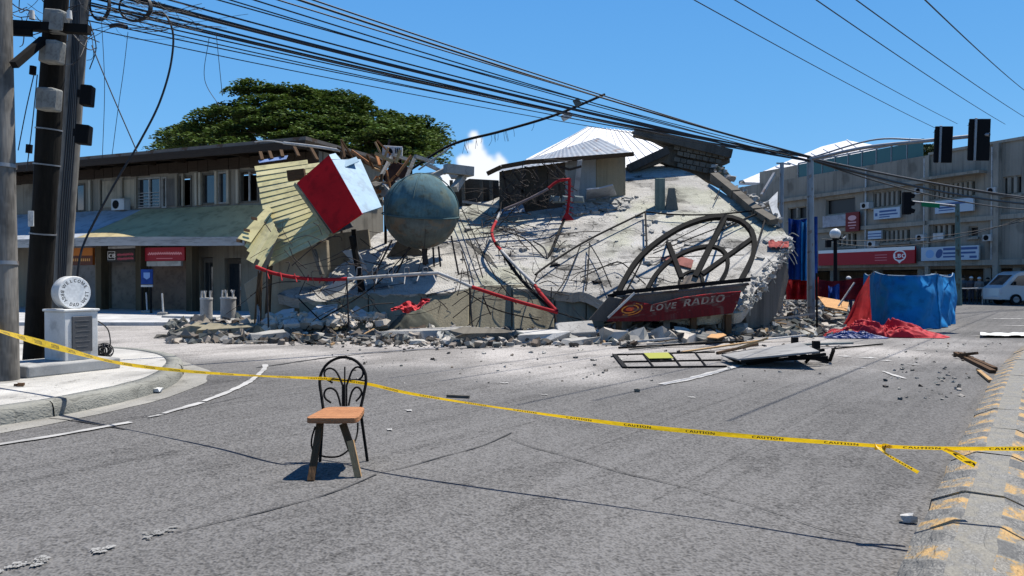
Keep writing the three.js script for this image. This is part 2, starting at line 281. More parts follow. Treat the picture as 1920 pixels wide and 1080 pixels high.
// a ragged flat strip on the ground
function strip(list, w0, y, rough, jit = .006) {
  const P = list.map(([a, b]) => gnd(a, b)), c = new THREE.CatmullRomCurve3(P, false, 'centripetal'), n = Math.max(8, Math.ceil(c.getLength() / .07)), pos = [], uv = [], idx = [];
  for (let i = 0; i <= n; i++) {
    const p = c.getPointAt(i / n), t = c.getTangentAt(i / n), s = V(-t.z, 0, t.x), k = i * .37, w = (typeof w0 === 'function' ? w0(i / n) : w0) * (1 + rough * (vnoise(k, 3, 9) - .5)) * .5, m = (vnoise(k * .7, 9, 4) - .5) * jit * 2;
    for (const q of [-1, 1]) { const e = q * w + m + (vnoise(k * 2.3, q * 7, 12) - .5) * rough * w; pos.push(p.x + s.x * e, y, p.z + s.z * e); uv.push(p.x, p.z + q * w); }
    if (i < n) { const a = i * 2; idx.push(a, a + 1, a + 2, a + 1, a + 3, a + 2); }
  }
  const g = new THREE.BufferGeometry(); g.setAttribute('position', new THREE.Float32BufferAttribute(pos, 3)); g.setAttribute('uv', new THREE.Float32BufferAttribute(uv, 2)); g.setIndex(idx); g.computeVertexNormals();
  const nn = g.attributes.normal; if (nn.getY(0) < 0) { const ix = g.index.array; for (let i = 0; i < ix.length; i += 3) { const t = ix[i]; ix[i] = ix[i + 1]; ix[i + 1] = t; } g.computeVertexNormals(); } return g;
}
const seam = mat(.022, .021, .02, null, { roughness: .95 }), seamThin = mat(.07, .068, .066, null, { roughness: .95 }), paint = mat(.48, .47, .45, T.dirty, { roughness: .8 }), oldPaint = mat(.34, .335, .32, T.dirty);
mesh('crack', strip([[92, 785], [140, 790], [190, 798], [235, 806]], .02, .008, .7), seam, road);
mesh('crack', strip([[704, 889], [760, 877], [830, 857], [900, 838], [960, 812]], .012, .008, 1), seamThin, road);
mesh('crack', strip([[952, 822], [985, 835], [1050, 853], [1150, 882], [1290, 917], [1420, 953], [1560, 996], [1650, 1015]], .009, .0085, 1.2, .02), seamThin, road);
mesh('crack', strip([[190, 797], [330, 770], [480, 740]], .01, .0085, 1, .02), seamThin, road);
mesh('crack', strip([[330, 1000], [520, 953], [620, 925], [704, 890]], .011, .008, 1.2, .02), seamThin, road);
mesh('crack', strip([[480, 690], [640, 668], [800, 656], [960, 651]], .07, .008, .9, .03), seamThin, road);
// sidewalk at the left with its rounded kerb
const kerbLine = [[-7.6, -2.2], [-6.35, -5.2], [-5.25, -7.66], [-5.03, -8.1], [-4.82, -8.86], [-4.72, -9.68], [-4.8, -10.5], [-5.06, -11.4], [-5.5, -12.5], [-6.2, -13.6], [-7.3, -14.6], [-9.2, -15.5], [-12.5, -16.4], [-17, -17.4]].map(([x, z]) => V(x, 0, z));
const kerbCurve = new THREE.CatmullRomCurve3(kerbLine, false, 'centripetal'), KH = .17;
{
  const n = 140, P = [], N = []; for (let i = 0; i <= n; i++) { P.push(kerbCurve.getPointAt(i / n)); const t = kerbCurve.getTangentAt(i / n); N.push(V(t.z, 0, -t.x)); }
  const inner = (i, o) => P[i].clone().addScaledVector(N[i], -o), sign = N[40].x > 0 ? 1 : -1; N.forEach((v) => v.multiplyScalar(sign));
  const walk = []; for (let i = 0; i <= n; i += 2) walk.push(inner(i, .27));
  const s = new THREE.Shape([...walk.map((p) => new THREE.Vector2(p.x, -p.z)), new THREE.Vector2(-18, 17.5), new THREE.Vector2(-18, 2.2)]);
  const g = new THREE.ExtrudeGeometry(s, { depth: KH - .003, bevelEnabled: false }); g.clearGroups(); g.rotateX(-Math.PI / 2);
  const walkMesh = mesh('sidewalk', uvBox(g), M.sidewalk, scene); tag(walkMesh, 'pale concrete sidewalk at the left corner under the poles', 'sidewalk', null, 'structure');
  const prof = [[0, 0], [.012, .10], [.03, .15], [.065, KH + .004], [.13, KH + .006], [.268, KH + .004], [.268, 0]];
  let start = 0; const joints = []; for (let i = 1; i <= n; i++) { if (P[i - 1].z > -8.1 && P[i].z <= -8.1 || i - start >= 22 || i === n) { joints.push([start, i]); start = i; } }
  for (const [a, b] of joints) {
    const geo = gridGeo((b - a), prof.length - 1, (u, v) => { const f = a + u * (b - a), i = Math.min(n - 1, Math.floor(f)), k = f - i, e = u === 0 ? .007 : u === 1 ? -.007 : 0, q = prof[Math.round(v * (prof.length - 1))]; const c = P[i].clone().lerp(P[i + 1], k), nn = N[i].clone().lerp(N[i + 1], k); const p = c.addScaledVector(nn, -q[0] + (n3(f * .7, q[0] * 9, q[1] * 9, 3) - .5) * .014); p.y = q[1] + (vnoise(f * .6, q[0] * 20, 6) - .5) * .01 * (q[1] > 0 ? 1 : 0); p.x += e; return Object.assign(p, { u: f * .12, v: q[0] + q[1] }); });
    mesh('kerb_stone', geo, M.kerb, walkMesh);
  }
  // gutter apron beside the kerb
  const ap = gridGeo(60, 4, (u, v) => { const f = (.04 + u * .5) * n, i = Math.min(n - 1, Math.floor(f)), c = P[i].clone().lerp(P[i + 1], f - i), nn = N[i].clone().lerp(N[i + 1], f - i); const p = c.addScaledVector(nn, v * (.38 + (vnoise(f * .5, 1, 8) - .5) * .12) * (1 - sstep(.75, 1, u) * .6)); p.y = .005; return Object.assign(p, { u: p.x, v: p.z }); });
  mesh('gutter', ap, M.gutter, road);
}
mesh('white_line', strip([[-60, 847], [0, 835], [100, 819], [200, 801], [245, 793]], .085, .0125, .35), paint, road);
mesh('white_line', strip([[278, 784], [302, 779]], .06, .0125, .6), paint, road);
mesh('white_line', strip([[306, 777], [340, 767], [378, 756]], .085, .0125, .5), paint, road);
mesh('white_line', strip([[382, 754], [430, 735], [470, 715], [494, 694], [498, 684]], .085, .0125, .4), paint, road);
mesh('white_line', strip([[1240, 722], [1290, 712], [1340, 699], [1372, 690], [1400, 683]], .14, .0125, .35), paint, road);
for (const [x0, y0, x1, y1, n] of [[-30, 1082, 104, 1046, 26], [165, 1041, 196, 1028, 7], [264, 1010, 328, 992, 12]]) for (let k = 0; k < n; k++) { const t = rnd(), x = lerp(x0, x1, t) + rr(-6, 6), y = lerp(y0, y1, t) + rr(-6, 6), l = rr(5, 22); mesh('paint_fleck', strip([[x, y], [x + l * .5, y - l * .13], [x + l, y - l * .26]], (q) => .035 * Math.sin(.15 + q * 2.8), .0125, 1.6, .012), oldPaint, road); }
mesh('white_line', strip([[1655, 697], [1675, 704], [1698, 711]], .06, .0125, .7), paint, road);
for (const [x, y, l, w] of [[1570, 668, 22, .1], [1610, 671, 30, .12], [1645, 676, 24, .08], [1530, 683, 26, .06], [1600, 689, 20, .05], [1700, 683, 20, .05], [1560, 560, 0, 0], [1010, 740, 16, .03], [760, 770, 12, .05], [725, 806, 10, .05], [935, 718, 18, .04], [1290, 745, 12, .04], [1690, 655, 40, .08], [1820, 630, 50, .16], [1850, 597, 70, .2], [1700, 585, 50, .2], [1870, 610, 60, .12]]) if (l) mesh('white_mark', strip([[x, y], [x + l * .5, y + 1.2], [x + l, y + 1]], w, .0125, 1.6, .02), paint, road);
// broken median kerb at the right: chamfered blocks with worn yellow and grey bars
{
  const med = thing('median_kerb', 'chamfered concrete median kerb with worn yellow stripes at the right edge', 'kerb');
  const kerbTex = canvasTex(1024, 512, (g, w, h) => {
    g.fillStyle = 'rgb(116,112,102)'; g.fillRect(0, 0, w, h);
    for (let k = -2; k < 8; k++) { const x = k * 256; for (const [lo, hi, dir] of [[0, .36, 1], [.64, 1, -1]]) { g.fillStyle = 'rgb(160,129,82)'; g.beginPath(); const sk = 90 * dir; g.moveTo(x + sk * .5, lo * h); g.lineTo(x + 118 + sk * .5, lo * h); g.lineTo(x + 118 - sk * .5, hi * h); g.lineTo(x - sk * .5, hi * h); g.fill(); g.fillStyle = 'rgb(84,83,80)'; g.beginPath(); g.moveTo(x + 128 + sk * .5, lo * h); g.lineTo(x + 246 + sk * .5, lo * h); g.lineTo(x + 246 - sk * .5, hi * h); g.lineTo(x + 128 - sk * .5, hi * h); g.fill(); } }
    const d = g.getImageData(0, 0, w, h); for (let j = 0; j < h; j++) for (let i = 0; i < w; i++) { const k = (j * w + i) * 4, n = tileFbm(i / w, j / h, 20, 10, 4, 301), f = tileFbm(i / w, j / h, 200, 100, 2, 311), wear = sstep(.38, .6, n + (f - .5) * .4), base = 99 + (f - .5) * 60 + (n - .5) * 40; const t = [base * 1.02, base, base * .95]; for (let q = 0; q < 3; q++) d.data[k + q] = lerp(d.data[k + q] * (.85 + .3 * f), t[q], wear * .92); } g.putImageData(d, 0, 0);
  });
  kerbTex.wrapS = kerbTex.wrapT = THREE.RepeatWrapping;
  const m = new THREE.MeshStandardMaterial({ map: kerbTex, roughness: .95, bumpMap: T.concrete.bump, bumpScale: .01, side: THREE.DoubleSide });
  const A = V(1.0, 0, -2.42), dir = V(.578, 0, -.816).normalize(), out = V(.816, 0, .578);
  const prof = [[0, 0], [.02, .085], [.18, .162], [.2, .17], [.41, .172], [.43, .165], [.61, .09], [.64, 0]];
  let s = 0; for (let k = 0; k < 26; k++) {
    const L = k === 2 ? .6 : k === 3 ? 1.25 : rr(.95, 1.3), s0 = s, dy = rr(-.003, .004) + (k === 2 ? -.012 : 0), yaw = rr(-.006, .006), off = rr(-.006, .006), roll = rr(-.003, .003); s += L;
    const bend = (q) => sstep(8, 20, q) * (q - 8) * .035;
    const geo = gridGeo(12, prof.length - 1, (u, v) => { const q = prof[Math.round(v * 7)], l = s0 + .003 + u * (L - .006), chip = (u < .01 || u > .99) ? (n3(q[0] * 20, k * 3, u * 3, 4)) * .012 * (u < .5 ? 1 : -1) : 0; const p = A.clone().addScaledVector(dir, l + chip).addScaledVector(out, q[0] + off + yaw * (u - .5) + (n3(l * 5, q[0] * 8, 1, 7) - .5) * .02 + bend(l)); p.y = q[1] === 0 ? -.02 : q[1] + dy + roll * (q[0] - .3) * 4 + (n3(l * 6, q[0] * 9, 2, 8) - .5) * .012; return Object.assign(p, { u: l / 2.1, v: q[0] / .64 }); });
    const caps = [0, 1].map((e) => { const l = s0 + .006 + e * (L - .012), P = prof.map((q) => { const p = A.clone().addScaledVector(dir, l).addScaledVector(out, q[0] + off + bend(l)); p.y = q[1] - .006 + dy; return p; }); return plateGeo(P, .004); });
    mesh('kerb_block', join([geo, ...caps]), m, med);
  }
  seat(med);
}
// paved forecourt beyond, in front of the shops at the left
{
  const g = new THREE.ExtrudeGeometry(new THREE.Shape([[-40, 24.5], [-10.5, 24.5], [-10.2, 30], [-11, 34], [-40, 45]].map(([x, y]) => new THREE.Vector2(x, y))), { depth: .1, bevelEnabled: true, bevelSize: .02, bevelThickness: .02, bevelSegments: 2 }); g.clearGroups(); g.rotateX(-Math.PI / 2);
  tag(mesh('forecourt', uvBox(g), mat(.5, .5, .5, T.concrete), scene), 'bleached concrete forecourt in front of the shuttered shops', 'pavement', null, 'structure');
}

// ---------------------------------------------------------------- the two-storey shop building at the left
{
  const W = new Wall(at(40, 560, 39), at(480, 560, 33)), b = thing('shop_building', 'two storey shop building with dark eaves and blue and green awnings behind the poles', 'building');
  const r = (x0, y0, x1, y1, o) => W.rect(x0, y0, x1, y1, o), S = (x, y = 400) => W.px(x, y)[0], Hh = (x, y, o) => W.px(x, y, o)[1];
  const sL = -9, sR = S(598), shopTop = 3.55, midH = Hh(300, 391), topW = Hh(300, 333), eave = 6.98;
  const shops = [r(100, 462, 178, 576), r(203, 466, 255, 573), r(278, 464, 350, 578), r(376, 482, 399, 590), r(421, 484, 452, 592)].map((q) => [q[0], q[1], .12, Math.min(q[3], 3.3)]);
  const upper = [[258, 333, 302, 390], [304, 332, 313, 390], [336, 330, 360, 388], [380, 325, 406, 383], [409, 322, 428, 382], [450, 319, 485, 380], [500, 315, 560, 378], [120, 345, 160, 397]].map((q) => r(...q));
  const tan = mat(.28, .25, .2, T.wall), cream = mat(.42, .385, .315, T.wall);
  mesh('ground_storey_wall', W.holed(sL, sR, 0, shopTop, shops, .3, 0), tan, b);
  mesh('upper_storey_wall', W.holed(sL, sR, shopTop, eave, upper, .25, 0), mat(.25, .228, .19, T.wall), b);
  mesh('side_wall', W.box(sR - .25, sR, 0, eave, -5, -.31), tan, b); mesh('side_wall', W.box(sL, sL + .25, 0, eave, -5, -.31), tan, b); mesh('rear_wall', W.box(sL + .26, sR - .26, 0, eave, -5, -4.75), tan, b);
  mesh('floor_slab', W.box(sL + .26, sR - .26, shopTop - .12, shopTop + .1, -4.74, -.31), M.concreteDark, b);
  mesh('shop_platform', W.box(sL, sR, 0, .11, .01, 2.6), mat(.16, .165, .175, T.concrete), b);
  // dark boarded band below the eaves, and the overhanging roof
  const s0 = sL, boards = 46; for (let k = 0; k < boards; k++) { const a = lerp(s0, sR, k / boards), e = lerp(s0, sR, (k + 1) / boards); mesh('eave_board', W.box(a + .012, e - .012, topW + rr(.12, .18), eave - .02, .02, .07 + rr(0, .03)), M.brown, b); }
  const roof = mesh('roof', W.box(sL - .6, sR + .5, eave + .16, eave + .3, -5.4, 1.5), mat(.16, .145, .13, T.metal), b);
  mesh('roof_fascia', W.box(sL - .6, sR + .5, eave - .16, eave + .155, 1.46, 1.52), M.brown, roof);
  for (let k = 0; k < 16; k++) { const a = lerp(sL, sR, k / 15); mesh('rafter', W.box(a - .05, a + .05, eave - .1, eave + .155, .08, 1.45), M.brown, roof); }
  // upper windows
  upper.forEach((q, i) => {
    const w = mesh('window', W.holed(q[0], q[1], q[2], q[3], [[q[0] + .07, q[1] - .07, q[2] + .07, q[3] - .07]], .16, .04), i < 2 || i === 4 ? mat(.4, .39, .36, T.dirty) : mat(.14, .13, .11, T.dirty), b);
    if (i !== 5 && i !== 2) mesh('pane', W.box(q[0] + .071, q[1] - .071, q[2] + .071, q[3] - .071, -.08, -.07), M.glassDark, w);
    if (q[1] - q[0] > 1) mesh('mullion', W.box((q[0] + q[1]) / 2 - .02, (q[0] + q[1]) / 2 + .02, q[2] + .071, q[3] - .071, -.065, .02), M.whitePaint, w);
    if (i === 0) for (let k = 1; k < 6; k++) mesh('window_bar', W.box(q[0] + .075, q[1] - .075, lerp(q[2], q[3], k * .1) - .01, lerp(q[2], q[3], k * .1) + .01, .005, .02), M.whitePaint, w);
  });
  for (const [x, m] of [[232, tan], [258, tan], [334, tan], [346, tan], [371, cream], [378, cream], [408, cream], [430, cream], [448, cream], [190, tan], [172, cream]]) { const s = S(x, 360); mesh('facade_post', W.box(s - .06, s + .06, midH + .05, topW + .08, .045, .14), m, b); }
  mesh('wall_panel', W.box(...r(193, 338, 256, 388), .01, .04), mat(.38, .335, .26, T.wall), b); mesh('wall_panel', W.box(...r(314, 335, 333, 386), .01, .04), mat(.14, .13, .12, T.wall), b);
  // sloping awnings, each with its fascia
  const aw = (x0, x1, m, name, tint) => {
    const n = 18; const top = (x) => Hh(x, lerp(402, 384, (x - 40) / 440), .1), outAt = (x) => 3.6 - 2.1 * sstep(300, 500, x) , A = (x, k) => { const o = outAt(x), s = S(x, 430); return W.w(s, lerp(top(x), 3.3 - .35 * 0, k), lerp(.15, o, k)); };
    const g = gridGeo(n, 6, (u, v) => { const x = lerp(x0, x1, u), p = A(x, v); p.y -= Math.sin(v * Math.PI) * .05 + (vnoise(u * 9, v * 4, 3) - .5) * .03; return Object.assign(p, { u: u * 5, v: v * 2 }); });
    const a = mesh(name, g, m, b);
    const f = gridGeo(n, 1, (u, v) => { const p = A(lerp(x0, x1, u), 1); p.y += .03 - v * .38; return Object.assign(p.addScaledVector(W.n, .02), { u: u * 5, v }); }); mesh('fascia', f, mat(.42, .42, .41, T.dirty), a);
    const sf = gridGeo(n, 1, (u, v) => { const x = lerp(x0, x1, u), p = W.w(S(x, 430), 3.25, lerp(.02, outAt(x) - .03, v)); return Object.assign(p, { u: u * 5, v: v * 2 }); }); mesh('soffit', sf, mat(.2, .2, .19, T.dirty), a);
  };
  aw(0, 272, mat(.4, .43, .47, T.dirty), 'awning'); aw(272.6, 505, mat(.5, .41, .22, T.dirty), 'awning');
  // columns between the shops
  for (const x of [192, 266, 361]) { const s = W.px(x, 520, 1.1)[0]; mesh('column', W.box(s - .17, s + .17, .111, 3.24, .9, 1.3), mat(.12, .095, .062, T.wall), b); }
  // shutters and doors
  const shutter = (q, m) => { const g = []; const n = 26; for (let k = 0; k < n; k++) { const a = lerp(q[2], q[3] - .55, k / n), e = lerp(q[2], q[3] - .55, (k + 1) / n); g.push(W.box(q[0] + .02, q[1] - .02, a, e - .018, -.2, -.16), W.box(q[0] + .02, q[1] - .02, e - .017, e, -.2, -.185)); } mesh('roller_shutter', join(g), m, b); mesh('shutter_box', W.box(q[0] + .02, q[1] - .02, q[3] - .54, q[3] - .02, -.28, -.1), m, b); };
  shutter(shops[0], mat(.34, .34, .35, T.dirty)); shutter(shops[1], mat(.3, .28, .25, T.dirty)); shutter(shops[2], mat(.3, .225, .18, T.dirty));
  const door = (q, m, n) => { const d = mesh('door', W.box(q[0] + .03, q[1] - .03, q[2], q[3] - .03, -.22, -.17), m, b); for (let k = 0; k < n; k++) { const a = lerp(q[0] + .12, q[1] - .12, k / n), e = lerp(q[0] + .12, q[1] - .12, (k + 1) / n); mesh('door_panel', W.box(a + .03, e - .03, q[2] + .2, q[3] - .25, -.168, -.15), M.glassDark, d); } mesh('handle', W.box(q[1] - .16, q[1] - .1, 1.05, 1.2, -.168, -.12), M.steel, d); };
  door(shops[3], mat(.2, .19, .17, T.dirty), 2); door(shops[4], mat(.12, .1, .08, T.dirty), 1);
  mesh('cream_wall', W.box(S(366, 520), S(372, 520), .111, 3.24, .02, .5), cream, b);
  // air conditioner on the upper wall
  const q = r(212, 373, 236, 394, .3), ac = mesh('air_conditioner', W.box(q[0], q[1], q[2], q[3], .05, .4), M.whitePaint, b), c0 = W.w(lerp(q[0], q[1], .35), (q[2] + q[3]) / 2, .4);
  mesh('fan_grille', cylGeo(c0, c0.clone().addScaledVector(W.n, .02), (q[3] - q[2]) * .38, (q[3] - q[2]) * .38, 20), M.black, ac);
  seat(b);
  // signs that hang on it
  const sign = (name, label, x0, y0, x1, y1, o, m, draw, cw = 512, ch = 256) => {
    const t = thing(name, label, 'sign'), k = W.rect(x0, y0, x1, y1, o); mesh('sign_box', W.box(k[0], k[1], k[2], k[3], o, o + .12), m, t);
    if (draw) { const g = gridGeo(1, 1, (u, v) => W.w(lerp(k[0], k[1], u), lerp(k[2], k[3], v), o + .124)); mesh('sign_face', g, new THREE.MeshStandardMaterial({ map: canvasTex(cw, ch, draw), roughness: .6 }), t); } seat(t); return k;
  };
  sign('shop_sign', 'orange and brown shop sign under the blue awning', 138, 465, 178, 497, 1.0, M.orange, (g, w, h) => { g.fillStyle = '#c5741f'; g.fillRect(0, 0, w, h); g.fillStyle = '#5c2a16'; g.fillRect(0, h * .45, w, h * .55); g.fillStyle = '#d9a055'; for (let i = 0; i < 9; i++) g.fillRect(40 + i * 48, h * .62, 30, 40); });
  sign('shop_sign', 'black shop sign reading CB beside pink script', 205, 468, 257, 491, 1.0, M.black, (g, w, h) => { g.fillStyle = '#15110f'; g.fillRect(0, 0, w, h); g.strokeStyle = '#d8d8d8'; g.lineWidth = 10; g.strokeRect(16, 40, 130, 170); g.fillStyle = '#e4e4e4'; g.font = 'bold 110px sans-serif'; g.fillText('CB', 22, 165); g.strokeStyle = '#b2455a'; g.lineWidth = 14; for (const y of [105, 190]) { g.beginPath(); for (let i = 0; i < 60; i++) { const x = 190 + i * 5; g.lineTo(x, y + Math.sin(i * 1.3) * 22 * (.4 + .6 * Math.abs(Math.sin(i * .7)))); } g.stroke(); } });
  sign('shop_sign', 'red shop sign with pale script above a white strip', 276, 464, 350, 489, 1.0, M.red, (g, w, h) => { g.fillStyle = '#a3152f'; g.fillRect(0, 0, w, h); g.strokeStyle = '#f0a8b4'; g.lineWidth = 15; g.beginPath(); for (let i = 0; i < 88; i++) { const x = 40 + i * 5; g.lineTo(x, 120 + Math.sin(i * 1.1) * 22 * (.3 + .7 * Math.abs(Math.sin(i * .53)))); } g.stroke(); g.fillStyle = '#e58c9c'; g.fillRect(150, 205, 210, 14); });
  sign('shop_sign', 'narrow white strip sign below the red shop sign', 279, 490, 343, 499, 1.0, M.whitePaint, null);
  sign('shop_sign', 'white light strip above the black shop sign', 207, 462, 258, 466, 1.0, M.whitePaint, null);
}
// blue notice board on two legs and small posts on the forecourt
{
  const t = thing('notice_board', 'blue notice board on a dark stand before the shops', 'sign'), d = 31;
  plate('board', ppx([[264, 505], [286, 505], [286, 533], [264, 533]], d), .06, M.blueSign, t, .008); plate('lower_strip', ppx([[264, 534], [286, 534], [286, 538], [264, 538]], d), .05, M.whitePaint, t);
  plate('pictogram', ppx([[269, 511], [281, 511], [281, 520], [275, 524], [269, 520]], d - .02), .015, mat(.25, .4, .7), t);
  for (const x of [267, 283]) bar('leg', at(x, 538, d + .03), gnd(x, 525 + F * 1.4 / (d + .03), .1), .05, .05, M.black, t); seat(t);
  for (const [x, y, label] of [[306, 592, 'white post on a small concrete foot nearer the kerb'], [276, 588, 'white post standing just below the blue notice board']]) {
    const p = thing('marker_post', label, 'post', 'white posts before the shops'), g0 = gnd(x, y, .1); const foot = new RoundedBoxGeometry(.36, .14, .3, 2, .02); foot.translate(g0.x, .17, g0.z); mesh('foot', foot, M.concrete, p); mesh('shaft', cylGeo(V(g0.x, .24, g0.z), V(g0.x - .04, .98, g0.z), .035, .03, 10), M.whitePaint, p); seat(p);
  }
}

// ---------------------------------------------------------------- utility poles at the left with boxes, arm and wires
const poleTop = {};
function utilityPole(label, m, base, aim, r0, r1, height, extra) {
  const t = thing('utility_pole', label, 'pole', 'utility poles on the left sidewalk'), d = aim.clone().sub(base).normalize(), top = base.clone().addScaledVector(d, height);
  const g = gridGeo(20, 40, (u, v) => { const a = u * 6.2832, p = base.clone().lerp(top, v), r = lerp(r0, r1, v) * (1 + (n3(Math.cos(a) * 2, Math.sin(a) * 2, v * 14, 6) - .5) * (extra?.rough ?? .05)); const x = V(1, 0, 0), y = V(0, 0, 1); return Object.assign(p.addScaledVector(x, Math.cos(a) * r).addScaledVector(y, Math.sin(a) * r), { u: u * 6.28 * r0, v: v * height }); });
  mesh('shaft', g, m, t); mesh('cap', cylGeo(top.clone().addScaledVector(d, -.01), top.clone().addScaledVector(d, .02), r1, r1 * .9), m, t); t.userData.line = [base, top]; return t;
}
const alongPole = (b, a, y) => b.clone().lerp(a, (y - b.y) / (a.y - b.y));
const boxPart = (name, c, sx, sy, sz, m, parent, rz = 0, ry = 0, rad = .015) => { const g = new RoundedBoxGeometry(sx, sy, sz, 2, rad); place(g, c.x, c.y, c.z, 0, ry, rz); return mesh(name, g, m, parent); };
const p1b = gnd(9, 712, KH), p1a = at(-3, 0, 10.1), p2b = gnd(66, 690, KH), p2a = at(106, 0, 10.9), p3b = gnd(104, 676, KH), p3a = at(150, 0, 12.1);
const boxMat = mat(.3, .3, .28, T.dirty);
{
  const t = utilityPole('pale grey concrete pole cut off by the left edge of the picture', M.poleGrey, p1b, p1a, .175, .145, 8.6); delete t.userData.line;
  for (const [y0, w] of [[3.0, 1], [1.7, 1]]) mesh('steel_band', cylGeo(alongPole(p1b, p1a, y0), alongPole(p1b, p1a, y0 + .05), .182, .18, 18), M.steel, t); seat(t);
}
{
  const t = utilityPole('dark wooden pole with three grey meter boxes leaning right', M.poleDark, p2b, p2a, .172, .15, 9, { rough: .12 }); delete t.userData.line;
  for (const [x, y, w, h, rz] of [[105, 41, 38, 42, -.16], [98, 98, 38, 42, -.12], [92, 187, 38, 42, -.1]]) { const c = at(x, y, 10.62), k = 10.62 / F, b = boxPart('meter_box', c, w * k, h * k, .2, boxMat, t, rz, -.25, .03); boxPart('cover', at(x + 1, y - 1, 10.5), w * k * .8, h * k * .78, .03, boxMat, b, rz, -.25, .01); }
  boxPart('number_plate', at(58, 410, 10.62), .09, .22, .02, M.white, t, 0, -.2, .006);
  for (const y of [238, 305, 437]) { const c = at(86 - (y - 238) * .06, y, 10.8); mesh('wire_band', cylGeo(alongPole(p2b, p2a, c.y), alongPole(p2b, p2a, c.y + .02), .18, .18, 18), M.steel, t); }
  seat(t);
}
{
  const t = utilityPole('grey concrete pole with black junction boxes behind the welcome drum', M.poleGrey, p3b, p3a, .155, .13, 9.2, { rough: .06 }); delete t.userData.line;
  for (const [x, y, w, h] of [[164, 180, 20, 38], [157, 253, 24, 36]]) { const k = 11.8 / F, b = boxPart('junction_box', at(x, y, 11.8), w * k, h * k, .2, M.black, t, -.08, .2, .02); boxPart('clip', at(x - 12, y - 4, 11.75), 10 * k, 14 * k, .1, M.black, b, 0, 0, .008); }
  for (let k = 0; k < 5; k++) { const x0 = 150 - k * 3; tube('riser_cable', ppx([[152 - k * 3, -60], [146 - k * 3, 120], [140 - k * 4, 260], [128 - k * 4, 420], [120 - k * 3, 560]], 11.86 + k * .03), .014, M.cable, t, { rad: 5 }); } seat(t);
}
{
  const t = thing('cross_arm', 'dark steel cross arm with a slanted brace between the poles', 'pole arm');
  bar('arm', at(-30, 44, 10.5), at(168, 56, 10.62), .12, .12, M.iron, t); bar('brace', at(26, 122, 10.0), at(82, 74, 10.55), .09, .09, M.iron, t); bar('arm_cleat', at(20, 60, 10.45), at(60, 62, 10.5), .07, .09, M.iron, t);
  for (const x of [10, 60, 130]) { const c = at(x, 36, 10.5); mesh('insulator', cylGeo(c, c.clone().add(V(0, .12, 0)), .04, .03, 10), M.whitePaint, t); } seat(t);
}
// overhead cable bundle from the left poles to the steel pole at the right
const hubR = at(1519, 297, 27);
const cableGeo = (a, b, sag, r, n = 26) => tubeGeo(Array.from({ length: 9 }, (_, i) => { const t = i / 8, p = a.clone().lerp(b, t); p.y -= sag * 4 * t * (1 - t); return p; }), r, { seg: n, rad: 5 });
{
  const ends = [[-150, .30, .019], [-138, .33, .026], [-112, .3, .016], [-104, .36, .016], [-84, .3, .014], [-70, .3, .014], [-46, .33, .018], [-30, .38, .032], [-22, .35, .03], [-10, .38, .022], [2, .34, .016], [8, .4, .02], [16, .36, .014], [26, .4, .012], [38, .42, .012], [50, .48, .01]];
  ends.forEach(([y, sag, r], i) => one('overhead_cable', 'black overhead cable in the bundle slung across the sky', 'cable', 'cables of the overhead bundle', cableGeo(at(150 + (i % 3) * 6, y, 12.1), hubR.clone().add(V(rr(-.05, .05), rr(-.13, .1), rr(-.05, .05))), sag * .45 + .04 * Math.sin(i * 2.1), r * .92), M.cable));
  for (const [x, y, d, r, sag] of [[1985, 378, 40, .045, .15], [1985, 386, 40, .05, .35], [1985, 394, 41, .03, .5], [1985, 383, 42, .035, .1]]) one('overhead_cable', 'black cable running from the steel pole to the right edge', 'cable', 'cables right of the steel pole', cableGeo(hubR.clone().add(V(0, rr(-.06, .04), 0)), at(x, y, d), sag, r), M.cable);
  for (const [x0, y0, x1, y1, d0, d1] of [[1300, -6, 1760, 243, 18, 42], [1376, -6, 1795, 232, 18, 44], [1530, -6, 1885, 233, 16, 44], [1605, -6, 1935, 228, 16, 42], [1735, -6, 1935, 180, 14, 38]]) { const a = at(x0, y0, d0), b = at(x1, y1, d1); const a2 = a.clone().add(a.clone().sub(b).multiplyScalar(.18)); one('thin_power_line', 'thin dark power line high at the upper right', 'cable', 'thin power lines at the upper right', cableGeo(a2, b, .12, .014), M.cable); }
  for (const [x0, y0, x1, y1, s, label] of [[1560, 455, 1945, 398, .8, 'low black wire sagging across the grey office building, upper one'], [1540, 448, 1945, 408, .5, 'low black wire sagging across the grey office building, lower one']]) one('slack_wire', label, 'cable', null, cableGeo(at(x0, y0, 44), at(x1, y1, 38), s, .02), M.cable);
}
